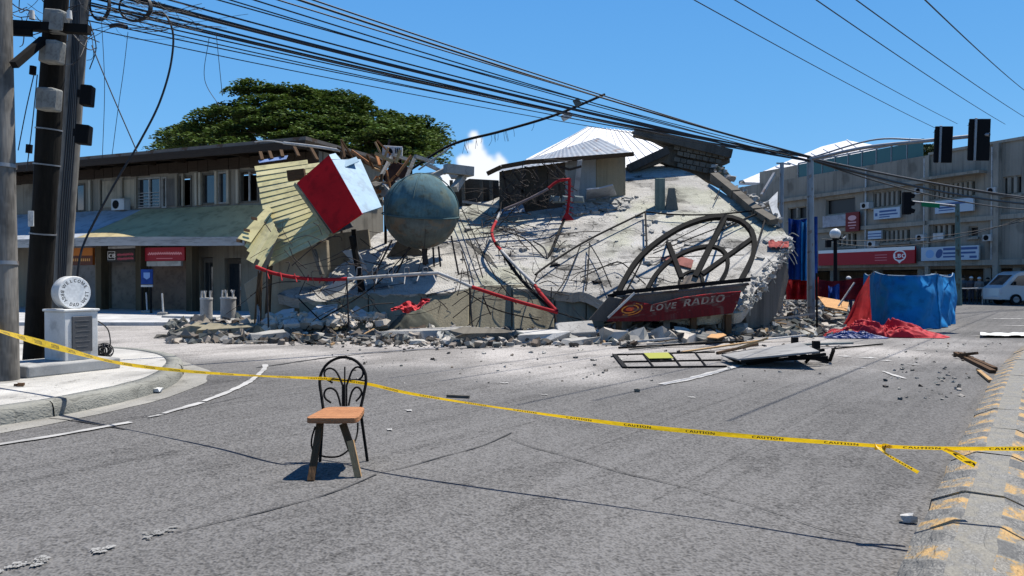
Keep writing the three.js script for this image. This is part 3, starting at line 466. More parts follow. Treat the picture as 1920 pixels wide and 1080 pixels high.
// hanging drop wires and coils near the poles
{
  one('drop_wire', 'long black drop wire curving down in front of the shop awning', 'cable', null, tubeGeo([at(285, 24, 12.6), at(306, 24, 12.6), at(323, 55, 12.6), at(322, 110, 12.6), at(300, 190, 12.5), at(262, 266, 12.4), at(215, 345, 12.3), at(180, 410, 12.2), at(158, 455, 12.1), at(150, 482, 12), at(140, 560, 12)], .017, { seg: 60 }), M.cable);
  const wires = [[[172, 85], [205, 165], [258, 287]], [[168, 40], [180, 90], [168, 130]], [[66, 130], [50, 200], [34, 282]], [[70, 140], [62, 220], [50, 320]], [[240, 60], [232, 130], [222, 200], [210, 292]], [[190, 30], [196, 160], [192, 296]], [[405, 60], [412, 130], [417, 180]], [[392, 70], [384, 150], [412, 200]], [[165, 75], [210, 52], [240, 50]], [[165, 60], [190, 52], [215, 48]]];
  wires.forEach((w, i) => one('hanging_wire', 'thin loose wire hanging near the utility poles', 'cable', 'loose wires hanging by the poles', tubeGeo(w.map(([x, y]) => at(x, y, 11.2 + i * .08)), i < 4 ? .009 : .005, { seg: 24, rad: 4 }), M.cable));
  one('wire_clamp', 'black clamp on the thin line right of the poles', 'clamp', null, tubeGeo(ppx([[206, 49], [222, 47], [238, 51]], 11.9), .035, { rad: 8 }), M.cable);
  for (const [x, y, rx, ry, n, label] of [[252, 12, 28, 26, 5, 'coil of spare black cable hung from the bundle, right one'], [186, 8, 17, 28, 4, 'coil of spare black cable hung beside the concrete pole']]) {
    const t = thing('cable_coil', label, 'cable coil'); for (let k = 0; k < n; k++) tube('turn', Array.from({ length: 14 }, (_, i) => { const a = i / 14 * 6.283; return at(x + Math.cos(a) * (rx + k * .7) + k * .6, y + Math.sin(a) * (ry + (k % 2) * 1.2) + k * .5, 12.2 + k * .02); }), .014, M.cable, t, { closed: true, seg: 40, rad: 5 }); seat(t);
  }
  // tangle of thin lines by the arm
  const g = []; for (let k = 0; k < 46; k++) { const a = [rr(-10, 175), rr(-20, 70)], b = [a[0] + rr(-60, 90), a[1] + rr(-40, 60)]; g.push(tubeGeo([at(a[0], a[1], rr(10.9, 12)), at((a[0] + b[0]) / 2 + rr(-10, 10), (a[1] + b[1]) / 2 + rr(0, 22), rr(11, 12)), at(b[0], b[1], rr(10.9, 12))], rr(.004, .009), { seg: 8, rad: 4 })); }
  for (let k = 0; k < 40; k++) { const x = rr(165, 330), y = rr(-10, 45); g.push(tubeGeo([at(x, y, 12), at(x + rr(10, 60), y + rr(-10, 26), 12.2), at(x + rr(60, 140), y + rr(0, 30), 12.5)], rr(.003, .006), { seg: 8, rad: 4 })); }
  one('wire_tangle', 'tangle of thin telephone wires round the cross arm', 'cable', null, join(g), M.cable, 'stuff');
  for (const [x, y, d] of [[61, 140, 10.6], [54, 287, 10.7]]) { const c = at(x, y, d); one('guy_insulator', 'small dark strain insulator on the wire between the poles', 'insulator', 'strain insulators between the poles', cylGeo(c, c.clone().add(V(.01, .12, 0)), .045, .045, 10), M.black); }
}
// welcome drum on its pedestal
{
  const t = thing('welcome_monument', 'white pedestal with grey plaque on a stepped stone plinth beside the poles', 'monument'), c = at(134, 640, 11.05), yaw = 1.08;
  const H0 = KH, L = (x, y, z) => V(x, y, z).applyAxisAngle(UPV, yaw).add(V(c.x, 0, c.z));
  const box = (name, x0, x1, y0, y1, z0, z1, m, parent, b = .012) => { const g = new RoundedBoxGeometry(x1 - x0, y1 - y0, z1 - z0, 2, b).toNonIndexed(); g.translate((x0 + x1) / 2, (y0 + y1) / 2, (z0 + z1) / 2); const f = uvBox(g); f.rotateY(yaw); f.translate(c.x, 0, c.z); return mesh(name, f, m, parent); };
  box('plinth', -.86, .5, H0 - .01, H0 + .16, -.5, .42, mat(.42, .42, .41, T.dirty), t, .03); box('pedestal', -.25, .25, H0 + .16, 1.04, -.25, .25, M.white, t); box('cap_slab', -.27, .27, 1.04, 1.075, -.27, .27, M.white, t);
  const plq = box('plaque', -.15, .15, H0 + .28, .97, .251, .272, mat(.085, .085, .088, T.dirty, { roughness: .5 }), t, .006);
  for (let k = 0; k < 7; k++) box('plaque_line', -.11 + (k % 3) * .01, .11 - (k % 2) * .03, .9 - k * .075, .908 - k * .075, .2725, .277, mat(.17, .17, .17), plq, .001);
  seat(t);
  const d = thing('welcome_drum', 'white round drum lettered WELCOME BRGY DAD.WEST standing on the pedestal', 'sign'), r = .245, cy = 1.075 + r - .008, g = new THREE.LatheGeometry([[0, -.1], [r - .02, -.1], [r, -.08], [r, .08], [r - .012, .1]].map(([x, y]) => new THREE.Vector2(x, y)), 44); g.rotateX(Math.PI / 2);
  const face = new THREE.CircleGeometry(r - .0125, 44); face.translate(0, 0, .1);
  for (const q of [g, face]) { q.rotateY(yaw - .06); q.translate(c.x, cy, c.z); }
  mesh('drum', g, M.white, d);
  const tx = canvasTex(1024, 1024, (q, w) => {
    q.fillStyle = '#dcdcd8'; q.fillRect(0, 0, w, w); const im = q.getImageData(0, 0, w, w); for (let j = 0; j < w; j++) for (let i = 0; i < w; i++) { const k = (j * w + i) * 4, n = 1 - .22 * fbm(i / 70, j / 70, 4, 77); for (let e = 0; e < 3; e++) im.data[k + e] *= n + .1; } q.putImageData(im, 0, 0);
    q.fillStyle = '#161616'; q.font = 'bold 150px sans-serif'; q.textAlign = 'center'; q.textBaseline = 'middle';
    const arc = (str, a0, a1, inside) => [...str].forEach((ch, i) => { const a = lerp(a0, a1, i / (str.length - 1)) * Math.PI / 180; q.save(); q.translate(512 + Math.cos(a) * 392, 512 + Math.sin(a) * 392); q.rotate(a + (inside ? -Math.PI / 2 : Math.PI / 2)); q.fillText(ch, 0, 0); q.restore(); });
    arc('WELCOME', -147, -30, false); arc('BRGY DAD.WEST', 186, 0, true);
  });
  mesh('lettered_face', face, new THREE.MeshStandardMaterial({ map: tx, roughness: .7 }), d); seat(d);
  const w = thing('wire_roll', 'dark roll of loose wire on the sidewalk behind the pedestal', 'wire roll'), o = gnd(194, 672, KH);
  for (let k = 0; k < 16; k++) { const a = rr(0, 3.14), q = rr(.1, .17); tube('turn', Array.from({ length: 9 }, (_, i) => { const e = i / 9 * 6.283; return V(o.x + Math.cos(e) * q * Math.cos(a) + rr(-.012, .012), KH + .13 + Math.sin(e) * q * .72 + rr(-.01, .01), o.z + Math.cos(e) * q * Math.sin(a)); }), .009, M.cable, w, { closed: true, seg: 26, rad: 4 }); }
  for (const z of [0, .06]) tube('loose_end', [V(o.x + .1, KH + .2, o.z), at(207, 645, 12.6 + z), at(204, 622, 12.6 + z), at(190, 606, 12.2 + z), at(172, 600, 11.5 + z)], .01, M.cable, w, { rad: 5 }); seat(w);
}
// wooden-seated iron chair in the road
{
  const t = thing('chair', 'broken chair with wooden seat and black scrolled iron back alone on the road', 'chair');
  const s = new THREE.Shape(); const X = [-1.575, -1.19], Z = [5.70, 6.2], q = .07; s.moveTo(X[0] + q * .5, Z[0]); s.lineTo(X[1] - q * .6, Z[0] + .004); s.quadraticCurveTo(X[1], Z[0], X[1] + .002, Z[0] + q); s.lineTo(X[1] - .03, Z[1] - q); s.quadraticCurveTo(X[1] - .04, Z[1], X[1] - .1, Z[1]); s.lineTo(X[0] + .1, Z[1]); s.quadraticCurveTo(X[0] + .04, Z[1], X[0] + .03, Z[1] - q); s.lineTo(X[0], Z[0] + q); s.quadraticCurveTo(X[0], Z[0], X[0] + q * .5, Z[0]);
  const g = new THREE.ExtrudeGeometry(s, { depth: .032, bevelEnabled: true, bevelSize: .005, bevelThickness: .005, bevelSegments: 2, curveSegments: 6 }); g.clearGroups(); g.rotateX(-Math.PI / 2); g.translate(0, .408, 0); mesh('seat', uvBox(g), mat(.46, .215, .105, T.wood), t);
  bar('front_leg', at(600, 795, 5.8), gnd(583, 902).setY(0), .05, .034, M.woodDark, t, V(0, 0, 1)); 
  const leg = bar('front_leg', at(643, 795, 5.8), at(660, 845, 5.72), .052, .034, M.woodDark, t, V(0, 0, 1)); bar('leg_splint', at(657, 826, 5.705), gnd(672, 895).setY(.001), .05, .032, M.woodPale, leg, V(0, 0, 1));
  tube('back_leg', [gnd(600, 866).setY(.0), at(604, 800, 6.17), at(606, 765, 6.2)], .0125, M.iron, t, { rad: 8 }); tube('back_leg', [gnd(689, 865).setY(.0), at(680, 800, 6.17), at(675, 765, 6.2)], .0125, M.iron, t, { rad: 8 });
  const z = (y) => lerp(6.2, 6.36, (765 - y) / 95), bp = (l) => l.map(([a, b]) => { const x = 480 + a / 3.375, y = 620 + b / 3.375; return at(x, y, z(y)); });
  const back = tube('back_hoop', bp([[425, 490], [412, 400], [403, 320], [415, 265], [450, 212], [500, 180], [555, 168], [610, 180], [655, 212], [688, 262], [696, 320], [682, 400], [662, 490]]), .0125, M.iron, t, { seg: 50, rad: 8 });
  tube('cross_rail', bp([[410, 312], [480, 306], [560, 314], [640, 310], [692, 318]]), .006, M.iron, back, { rad: 6 });
  for (const x of [548, 560, 573]) tube('stem', bp([[x, 478], [x, 340]]), .008, M.iron, back, { rad: 6 }); tube('stem_point', bp([[561, 342], [562, 230]]), .0065, M.iron, back);
  for (const c of [[[548, 345], [530, 300], [500, 252], [468, 238], [440, 250], [432, 278], [446, 305], [484, 330]], [[574, 345], [590, 300], [612, 248], [640, 230], [668, 240], [678, 268], [668, 296], [648, 310]], [[535, 475], [522, 420], [505, 382], [475, 364], [445, 372], [431, 400], [440, 430], [474, 456]], [[586, 475], [597, 420], [612, 378], [635, 358], [656, 366], [668, 392], [658, 418], [632, 447]]]) tube('scroll', bp(c), .0085, M.iron, back, { seg: 36, rad: 6 });
  tube('ring_stretcher', ppx([[591, 800, 5.85], [585, 820, 5.8], [584, 835, 5.8], [590, 848, 5.85], [608, 856, 5.9], [634, 856, 5.9], [652, 845, 5.86], [664, 830, 5.95], [670, 812, 6.05], [671, 793, 6.1]]), .007, M.iron, t, { seg: 40, rad: 6 });
  tube('seat_ring', [V(-1.5, .4, -5.78), V(-1.26, .4, -5.78), V(-1.24, .4, -6.14), V(-1.52, .4, -6.14)], .009, M.iron, t, { closed: true, seg: 24 });
  seat(t);
}
// yellow warning tape strung across the road
{
  const tx = canvasTex(2048, 64, (g, w, h) => { g.fillStyle = '#f0c60e'; g.fillRect(0, 0, w, h); g.fillStyle = '#14120a'; g.font = 'bold 46px sans-serif'; g.textBaseline = 'middle'; for (let k = 0; k < 4; k++) { g.save(); g.translate(k * 512 + 20, h / 2 + 2); g.scale(1.15, 1); g.fillText('CAUTION', 0, 0); g.restore(); } const d = g.getImageData(0, 0, w, h); for (let j = 0; j < h; j++) for (let i = 0; i < w; i++) { const k = (j * w + i) * 4, n = .86 + .24 * fbm(i / 40, j / 14, 3, 88); for (let e = 0; e < 3; e++) d.data[k + e] = Math.min(255, d.data[k + e] * n); } g.putImageData(d, 0, 0); });
  tx.wrapS = THREE.RepeatWrapping;
  const m = new THREE.MeshPhysicalMaterial({ map: tx, roughness: .9, transmission: .4, thickness: 0, side: THREE.DoubleSide });
  const ribbon = (pts, w, roll, n, k = 1.7) => { const c = new THREE.CatmullRomCurve3(pts, false, 'centripetal'), L = c.getLength(); return gridGeo(n, 2, (u, v) => { const ww = typeof w === 'function' ? w(u) : w, p = c.getPointAt(u), t = c.getTangentAt(u), s = V(0, 1, 0).addScaledVector(t, -t.y).normalize(), o = t.clone().cross(s), a = roll(u, L * u), q = (v - .5) * ww; return Object.assign(p.addScaledVector(s, Math.cos(a) * q).addScaledVector(o, Math.sin(a) * q + (v === .5 ? .004 * Math.sin(u * 60) : 0)), { u: u * L / k, v }); }); };
  const t = thing('caution_tape', 'yellow and black warning tape stretched across the road past the chair', 'tape');
  const main = [[-60, 603, 10.1], [0, 621, 9.7], [100, 649, 8.95], [220, 680, 8.05], [340, 695, 7.4], [470, 704, 6.8], [585, 709, 6.28], [612, 710, 6.24], [640, 713, 6.40], [690, 720, 6.3], [760, 736, 6.0], [940, 765, 5.55], [1180, 797, 5.1], [1400, 818, 4.75], [1560, 830, 4.5], [1680, 838, 4.34], [1800, 841, 4.2], [1990, 841, 4.0]].map((q) => at(...q));
  mesh('tape_band', ribbon(main, (u) => lerp(.09, .032, sstep(.12, .42, u)), (u, l) => { const n = vnoise(l * .5, 2, 5), e = u < .35 ? .3 + .3 * n : .5 + .5 * (n - .5); return e + .3 * Math.sin(l * 2.3); }, 220), m, t);
  mesh('loose_end', ribbon([at(1648, 839, 4.37), at(1662, 851, 4.36), at(1690, 868, 4.34), at(1722, 886, 4.3)], .032, (u) => 1.2 - u * .5, 16), m, t); mesh('loose_end', ribbon([at(1770, 842, 4.24), at(1790, 851, 4.22), at(1812, 864, 4.2), at(1829, 872, 4.18)], .05, (u) => 1.0 - u * .4, 14, 4.4), m, t);
  mesh('knot', ribbon([at(1640, 836, 4.39), at(1655, 840, 4.35), at(1668, 836, 4.37)], .05, (u) => u * 5, 12), m, t);
  seat(t);
  // post out of the frame that holds the tape's right end
  const e = main[main.length - 1], p = thing('tape_post', 'thin steel post beyond the right edge holding the tape', 'post'); mesh('shaft', cylGeo(V(e.x, 0, e.z), V(e.x, 1.1, e.z), .02, .02, 10), M.steel, p); mesh('foot', cylGeo(V(e.x, 0, e.z), V(e.x, .03, e.z), .14, .12, 16), M.steel, p); seat(p);
}
// small litter on the road
{
  const st = (label, x, y, a, b, c, m, h = 0) => { const p = gnd(x, y, h), g = chunkGeo(a, b, c); g.computeBoundingBox(); g.translate(p.x, h - g.boundingBox.min.y, p.z); one('stone', label, 'stone', 'loose stones on the road', g, m); };
  st('pale round stone beside the striped median kerb', 1702, 980, .07, .04, .05, M.concreteLight); st('white scrap lying in the gutter by the curved kerb', 284, 737, .2, .06, .1, M.white); st('dark lump on the pale paving left of the rubble', 310, 634, .35, .08, .2, M.concreteDark); st('small dark stone in the middle of the road', 1194, 735, .07, .04, .06, M.concreteDark); st('brown lump on the sidewalk below the plinth', 38, 724, .1, .03, .05, M.woodDark, KH);
}

// ---------------------------------------------------------------- the collapsed building
const deckPl = planeOf(at(690, 545, 20.8), at(1130, 552, 20), at(1240, 305, 30));
const dk = (x, y, up = 0) => onp(deckPl, x, y).addScaledVector(deckPl.normal.y > 0 ? deckPl.normal : deckPl.normal.clone().negate(), up);
const deckN = deckPl.normal.clone().multiplyScalar(Math.sign(deckPl.normal.y));
function ragged(list, amp, step = 12) { const o = []; list.forEach((p, i) => { const q = list[(i + 1) % list.length], L = Math.hypot(q[0] - p[0], q[1] - p[1]), n = Math.max(1, Math.round(L / step)); for (let k = 0; k < n; k++) { const t = k / n, a = k ? amp : amp * .3; o.push([lerp(p[0], q[0], t) + rr(-a, a), lerp(p[1], q[1], t) + rr(-a, a)]); } }); return o; }
{
  const t = thing('collapsed_roof_slab', 'huge grey concrete roof slab tilted down toward the street', 'roof slab');
  const outline = ragged([[520, 552], [600, 520], [655, 488], [700, 442], [790, 410], [905, 378], [1000, 352], [1120, 328], [1240, 300], [1310, 332], [1362, 366], [1425, 398], [1487, 446], [1462, 487], [1425, 535], [1392, 585], [1290, 590], [1150, 574], [1100, 549], [1000, 543], [900, 540], [800, 552], [690, 552], [600, 566]], 2.2, 14);
  const deck = plate('deck', outline.map(([x, y]) => dk(x, y)), .3, M.deck, t);
  // front parapet, leaning and broken into lengths
  const par = [[560, 566, 612], [690, 548, 606], [790, 552, 600], [880, 538, 606], [960, 533, 607], [1040, 540, 612], [1100, 548, 616], [1135, 572, 620]];
  for (let k = 0; k < par.length - 1; k++) { const a = par[k], b = par[k + 1], A = at(a[0] + 1, a[1], 20.62), B = at(b[0] - 1, b[1], 20.6), C = at(b[0] - 1, b[2] + 12, 19.75 + (k % 2) * .1), D = at(a[0] + 1, a[2] + 12, 19.8 + (k % 2) * .08); C.y = Math.max(.02, C.y); D.y = Math.max(.02, D.y); plate('parapet_panel', [A, A.clone().lerp(B, .5).add(V(0, rr(-.02, .05), 0)), B, C, D], .22, M.parapet, t, .02); }
  // broken right edge: crushed concrete and bars along the fracture
  const edge = [[1487, 446], [1474, 468], [1460, 488], [1444, 510], [1428, 532], [1412, 556], [1396, 580]], lumps = [], g2 = [];
  for (let k = 0; k < 150; k++) { const e = rnd() * (edge.length - 1.01), i = Math.floor(e), x = lerp(edge[i][0], edge[i + 1][0], e - i) + rr(-34, 8) * (.35 + .65 * i / 6), y = lerp(edge[i][1], edge[i + 1][1], e - i) + rr(-2, 9), p = dk(x, y, rr(-.2, .05)), s = rr(.04, .15); lumps.push(place(chunkGeo(s, s * rr(.4, .8), s * rr(.6, 1.1)), p.x, p.y, p.z, rr(0, 3), rr(0, 3), rr(0, 3))); }
  const frac = mesh('fractured_edge', join(lumps), M.concrete, t); frac.userData.kind = 'stuff';
  for (let k = 0; k < 26; k++) { const e = rnd() * (edge.length - 1.01), i = Math.floor(e), x = lerp(edge[i][0], edge[i + 1][0], e - i), y = lerp(edge[i][1], edge[i + 1][1], e - i), p = dk(x + rr(-22, 4), y, rr(-.05, .1)), q = p.clone().add(V(rr(-.2, .4), rr(-.6, .15), rr(0, .4))); g2.push(tubeGeo([p, p.clone().lerp(q, .5).add(V(rr(-.1, .1), rr(0, .15), 0)), q], .012, { seg: 8, rad: 4 })); }
  const bars = mesh('bent_bars', join(g2), mat(.3, .31, .29, T.dirty), t); bars.userData.kind = 'stuff';
  // kerb beam along the upper right edge
  const kb = [[1338, 318], [1380, 352], [1420, 385], [1452, 405]];
  for (let k = 0; k < 3; k++) { const a = dk(kb[k][0], kb[k][1] + 24, .22), b = dk(kb[k + 1][0] - 2, kb[k + 1][1] + 22, .2); bar('edge_beam', a, b, .3, .3 - k * .06, mat(.14, .128, .11, T.wall), t, deckN); }
  const cr = []; for (let k = 0; k < 40; k++) { const e = rnd(), p = dk(lerp(1340, 1462, e) + rr(-6, 4), lerp(322, 415, e) + rr(-4, 12), rr(.12, .3)), s = rr(.05, .2); cr.push(place(chunkGeo(s, s * .5, s), p.x, p.y, p.z, rr(0, 3), rr(0, 3), 0)); } mesh('edge_crumbs', join(cr), M.concrete, t).userData.kind = 'stuff';
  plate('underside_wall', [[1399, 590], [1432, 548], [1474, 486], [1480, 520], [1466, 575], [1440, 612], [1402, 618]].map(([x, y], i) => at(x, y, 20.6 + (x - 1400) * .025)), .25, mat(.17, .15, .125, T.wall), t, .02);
  plate('torn_flashing', [dk(1438, 392, .3), dk(1455, 386, .5), dk(1452, 404, .4), dk(1466, 418, .1), dk(1458, 424, .1), dk(1446, 408, .2)], .02, M.white, t);
  for (let k = 0; k < 11; k++) { let x = rr(760, 1380), y = rr(400, 520), a = rr(-.5, .5) + (k % 3 ? 0 : 1.4); const up = [], dn = []; for (let i = 0; i < 12; i++) { if (y < lerp(440, 330, (x - 700) / 540) + 8 || y > 538 || x > 1400 || x > 1240 && y < lerp(318, 440, (x - 1240) / 230)) break; const w = .9 * Math.sin((i + .5) / 12 * 3.14) * rr(.5, 1.2); up.push(dk(x, y - w, .012)); dn.unshift(dk(x + 1, y + w * .6, .012)); x += Math.cos(a) * rr(8, 18); y += Math.sin(a) * rr(4, 9); a += rr(-.7, .7); } if (up.length > 3) plate('crack', [...up, ...dn], .008, mat(.09, .085, .075), deck); }
  // green vent shaft and grey upstand on the deck
  const up = (x0, x1, y0, y1, m, name, lean = 0) => { const a = dk(x0, y1), b = dk(x1, y1), h = (y1 - y0) / F * -a.z; const off = V(0, 0, -.42); plate(name, [a, b, b.clone().add(V(-lean, h, 0)), a.clone().add(V(lean, h, 0))], .4, m, t, .02); };
  up(1229, 1247, 334, 394, mat(.2, .25, .22, T.wall), 'vent_shaft'); up(1247, 1272, 352, 394, mat(.17, .175, .16, T.wall), 'roof_upstand', .12);
  // struts and earth packed under the slab so that it rests on something
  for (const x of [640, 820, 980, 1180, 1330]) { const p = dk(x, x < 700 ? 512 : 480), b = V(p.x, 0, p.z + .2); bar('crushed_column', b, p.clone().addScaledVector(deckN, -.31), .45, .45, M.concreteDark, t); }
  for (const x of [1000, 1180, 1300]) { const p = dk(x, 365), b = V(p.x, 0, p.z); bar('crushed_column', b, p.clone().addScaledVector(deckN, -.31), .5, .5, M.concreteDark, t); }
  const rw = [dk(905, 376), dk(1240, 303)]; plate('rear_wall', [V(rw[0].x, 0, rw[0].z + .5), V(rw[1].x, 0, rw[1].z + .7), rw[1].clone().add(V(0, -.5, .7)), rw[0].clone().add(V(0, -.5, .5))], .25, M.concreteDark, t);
  seat(t);
}
// crumbs and grit lying on the slab
{
  const g = []; for (let k = 0; k < 230; k++) { const x = rr(700, 1440), y = rr(360, 545); if (y < lerp(445, 345, (x - 700) / 500) || y > lerp(540, 480, sstep(1200, 1480, x)) || x > 1240 && y < lerp(330, 440, (x - 1240) / 240)) continue; const s = Math.pow(rnd(), 4) * .2 + .02, p = dk(x, y, s * .15); g.push(place(chunkGeo(s, s * .5, s * rr(.6, 1.4)), p.x, p.y, p.z, rr(.2, .6), rr(0, 6), rr(-.2, .2))); }
  for (let k = 0; k < 120; k++) { const x = rr(1060, 1180), y = rr(385, 408) - (x - 1060) * .12, s = rr(.04, .25), p = dk(x, y, .04); g.push(place(chunkGeo(s, s * .4, s), p.x, p.y, p.z, .4, rr(0, 6), 0)); }
  one('slab_grit', 'crumbs of broken concrete strewn over the tilted roof slab', 'rubble', null, join(g), M.concrete, 'stuff');
  for (const [x, y, w, h, m, label] of [[1150, 455, 10, 5, M.concreteDark, 'dark flake on the tilted slab'], [980, 497, 5, 3, M.concreteDark, 'dark flake'], [1545, 0, 0, 0]]) { }
  const scraps = [[1040, 498, M.black, 'black scrap at the middle of the tilted slab'], [1120, 530, M.black, 'black scrap low on the tilted slab left of the arches'], [1098, 527, M.concreteDark, 'grey scrap low on the tilted slab'], [1052, 466, M.concreteDark, 'small dark scrap high on the tilted slab']];
  for (const [x, y, m, label] of scraps) { const p = dk(x, y, .03), q = chunkGeo(.22, .05, .12); place(q, p.x, p.y, p.z, .45, rr(0, 3), 0); one('debris_scrap', label, 'debris', 'dark scraps on the slab', q, m); }
}
// rooftop shed with its bent tin roof
{
  const t = thing('rooftop_shed', 'battered rooftop shed with grey tin roof on the tilted slab', 'shed');
  const sheets = (q, n, m, name, amp = .018) => { // ribbed sheets between two edges
    for (let k = 0; k < n; k++) { const P = (u, v) => { const uu = (k + u) / n, a = q[0].clone().lerp(q[1], uu), b = q[3].clone().lerp(q[2], uu); return a.lerp(b, v); }; const nn = q[1].clone().sub(q[0]).cross(q[3].clone().sub(q[0])).normalize(); if (nn.y < 0) nn.negate(); mesh(name, gridGeo(16, 3, (u, v) => { const p = P(u * .995, v); return Object.assign(p.addScaledVector(nn, Math.abs(Math.sin(u * Math.PI * 4)) ** 6 * amp * .8 + (k % 2) * .006), { u: u * 1.2 + k, v: v * 3 }); }), m, t); }
  };
  sheets([at(913, 324, 25.4), at(1187, 287, 26), at(1122, 258, 29.2), at(985, 301, 28.6)], 6, M.tin, 'roof_sheet');
  const eave = [[913, 326, 25.42], [940, 313, 25.4], [990, 304, 25.4], [1085, 297, 25.7], [1188, 289, 26.02]]; for (let k = 0; k < 4; k++) bar('eave_beam', at(...eave[k]), at(...eave[k + 1]), .1, .14, M.woodDark, t);
  const base = (x, y) => dk(x, y), wl = (x0, y0, x1, y1, yt0, yt1, m, name, d) => { const a = base(x0, y0), b = base(x1, y1); const A = at(x0, yt0, -a.z + .02), B = at(x1, yt1, -b.z + .02); return plate(name, [a, b, B, A], .14, m, t, .01); };
  wl(1118, 376, 1173, 366, 296, 290, M.shedWall, 'side_wall'); wl(1060, 388, 1117.5, 376.5, 300, 296.5, mat(.36, .36, .35, T.wall), 'inner_wall');
  wl(985, 398, 1026, 392, 312, 306, mat(.09, .07, .05, T.wood), 'board_wall'); wl(1027, 392, 1059, 388, 306, 301, mat(.13, .1, .075, T.wood), 'board_wall'); wl(936, 398, 984, 398, 322, 312, mat(.12, .1, .08, T.wall), 'board_wall');
  plate('loose_panel', [dk(1098, 380, .15), dk(1156, 374, .15), at(1150, 350, 25.4), at(1122, 346, 25.5), at(1102, 362, 25.3)], .04, mat(.42, .46, .52, T.dirty), t);
  plate('white_board', [dk(1073, 382, .06), dk(1084, 381, .06), at(1092, 300, 25.6), at(1083, 301, 25.6)], .04, mat(.5, .5, .5, T.dirty), t);
  for (const [x0, y0, x1, y1] of [[942, 320, 960, 398], [960, 318, 985, 352], [985, 312, 975, 396], [1005, 312, 1012, 392], [940, 330, 1010, 380], [968, 352, 930, 400], [1044, 310, 1050, 360], [1090, 312, 1068, 318], [1068, 318, 1050, 312]]) bar('stud', at(x0, y0, 25.2), at(x1, y1, 25.2), .07, .07, M.brown, t);
  sheets([at(936, 402, 24.9), at(985, 397, 24.8), at(980, 380, 25.1), at(930, 396, 25.3)], 1, M.tin, 'fallen_sheet'); for (let k = 0; k < 3; k++) { const p = at(1030 + k * 22, 380, 25.1); plate('rubbish_sack', [p, p.clone().add(V(.4, 0, 0)), p.clone().add(V(.36, .22, 0)), p.clone().add(V(.05, .25, 0))], .2, mat(.2, .24, .24, T.dirty), t, .05); }
  seat(t);
  // white metal roof behind, with ribs
  const w = thing('white_metal_roof', 'white ribbed metal roof rising behind the rooftop shed', 'roof');
  const q1 = [at(985, 299, 31), at(1180, 312, 31), at(1186, 246, 36), at(1103, 238, 36)], q2 = [at(1172, 318, 31), at(1256, 276, 32), at(1186, 245, 36), at(1150, 262, 34)];
  const slope = planeOf(at(985, 299, 31), at(1180, 315, 31), at(1103, 238, 36)), R = (x, y, k = 0) => { const p = onp(slope, x, y); p.y += k; return p; };
  plate('roof_deck', [R(985, 299), R(1103, 238), R(1186, 246), R(1255, 275), R(1172, 318)], .06, M.tinWhite, w);
  for (let k = 0; k < 13; k++) { const u = k / 12, a = [lerp(1103, 1186, u), lerp(238, 246, u)], b = u < .5 ? [lerp(1000, 1172, u * 2), lerp(297, 318, u * 2)] : [lerp(1172, 1255, u * 2 - 1), lerp(317, 276, u * 2 - 1)]; bar('roof_rib', R(...a, .02), R(...b, .02), .04, .03, M.tinWhite, w); }
  for (const [x, y] of [[1010, 294], [1165, 312], [1245, 279], [1110, 244], [1180, 250]]) { const p = R(x, y, -.1); bar('support', V(p.x, 0, p.z), p, .25, .25, M.concreteDark, w); } seat(w);
}
// dark concrete gable and beam behind the slab's upper corner
{
  const t = thing('fallen_gable_wall', 'dark stained concrete gable wall broken over the upper corner of the slab', 'wall');
  const Pq = (l, d) => l.map(([x, y]) => at(x, y, d));
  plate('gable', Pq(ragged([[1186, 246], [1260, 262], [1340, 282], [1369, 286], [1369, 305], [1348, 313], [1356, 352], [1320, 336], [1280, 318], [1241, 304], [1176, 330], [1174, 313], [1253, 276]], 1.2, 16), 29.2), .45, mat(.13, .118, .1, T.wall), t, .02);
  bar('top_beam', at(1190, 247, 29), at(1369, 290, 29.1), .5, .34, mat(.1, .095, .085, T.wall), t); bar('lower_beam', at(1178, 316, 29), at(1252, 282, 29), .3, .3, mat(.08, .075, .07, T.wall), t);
  for (let k = 0; k < 4; k++) for (let j = 0; j < 8; j++) { const x = 1264 + j * 12 + (k % 2) * 6, y = 276 + k * 11 + j * 2.4; if (x > 1350 || y > 312 + (x - 1264) * .3) continue; const a = at(x, y, 28.98), b = at(x + 10.5, y + 2.2, 28.98); bar('wall_block', a, b, .03 + rr(0, .03), .15 + rr(0, .03), mat(.14, .128, .108, T.wall), t); }
  plate('broken_lip', Pq([[1346, 311], [1362, 318], [1376, 336], [1366, 345], [1354, 336]], 28.4), .3, mat(.1, .12, .1, T.wall), t, .03); seat(t);
}
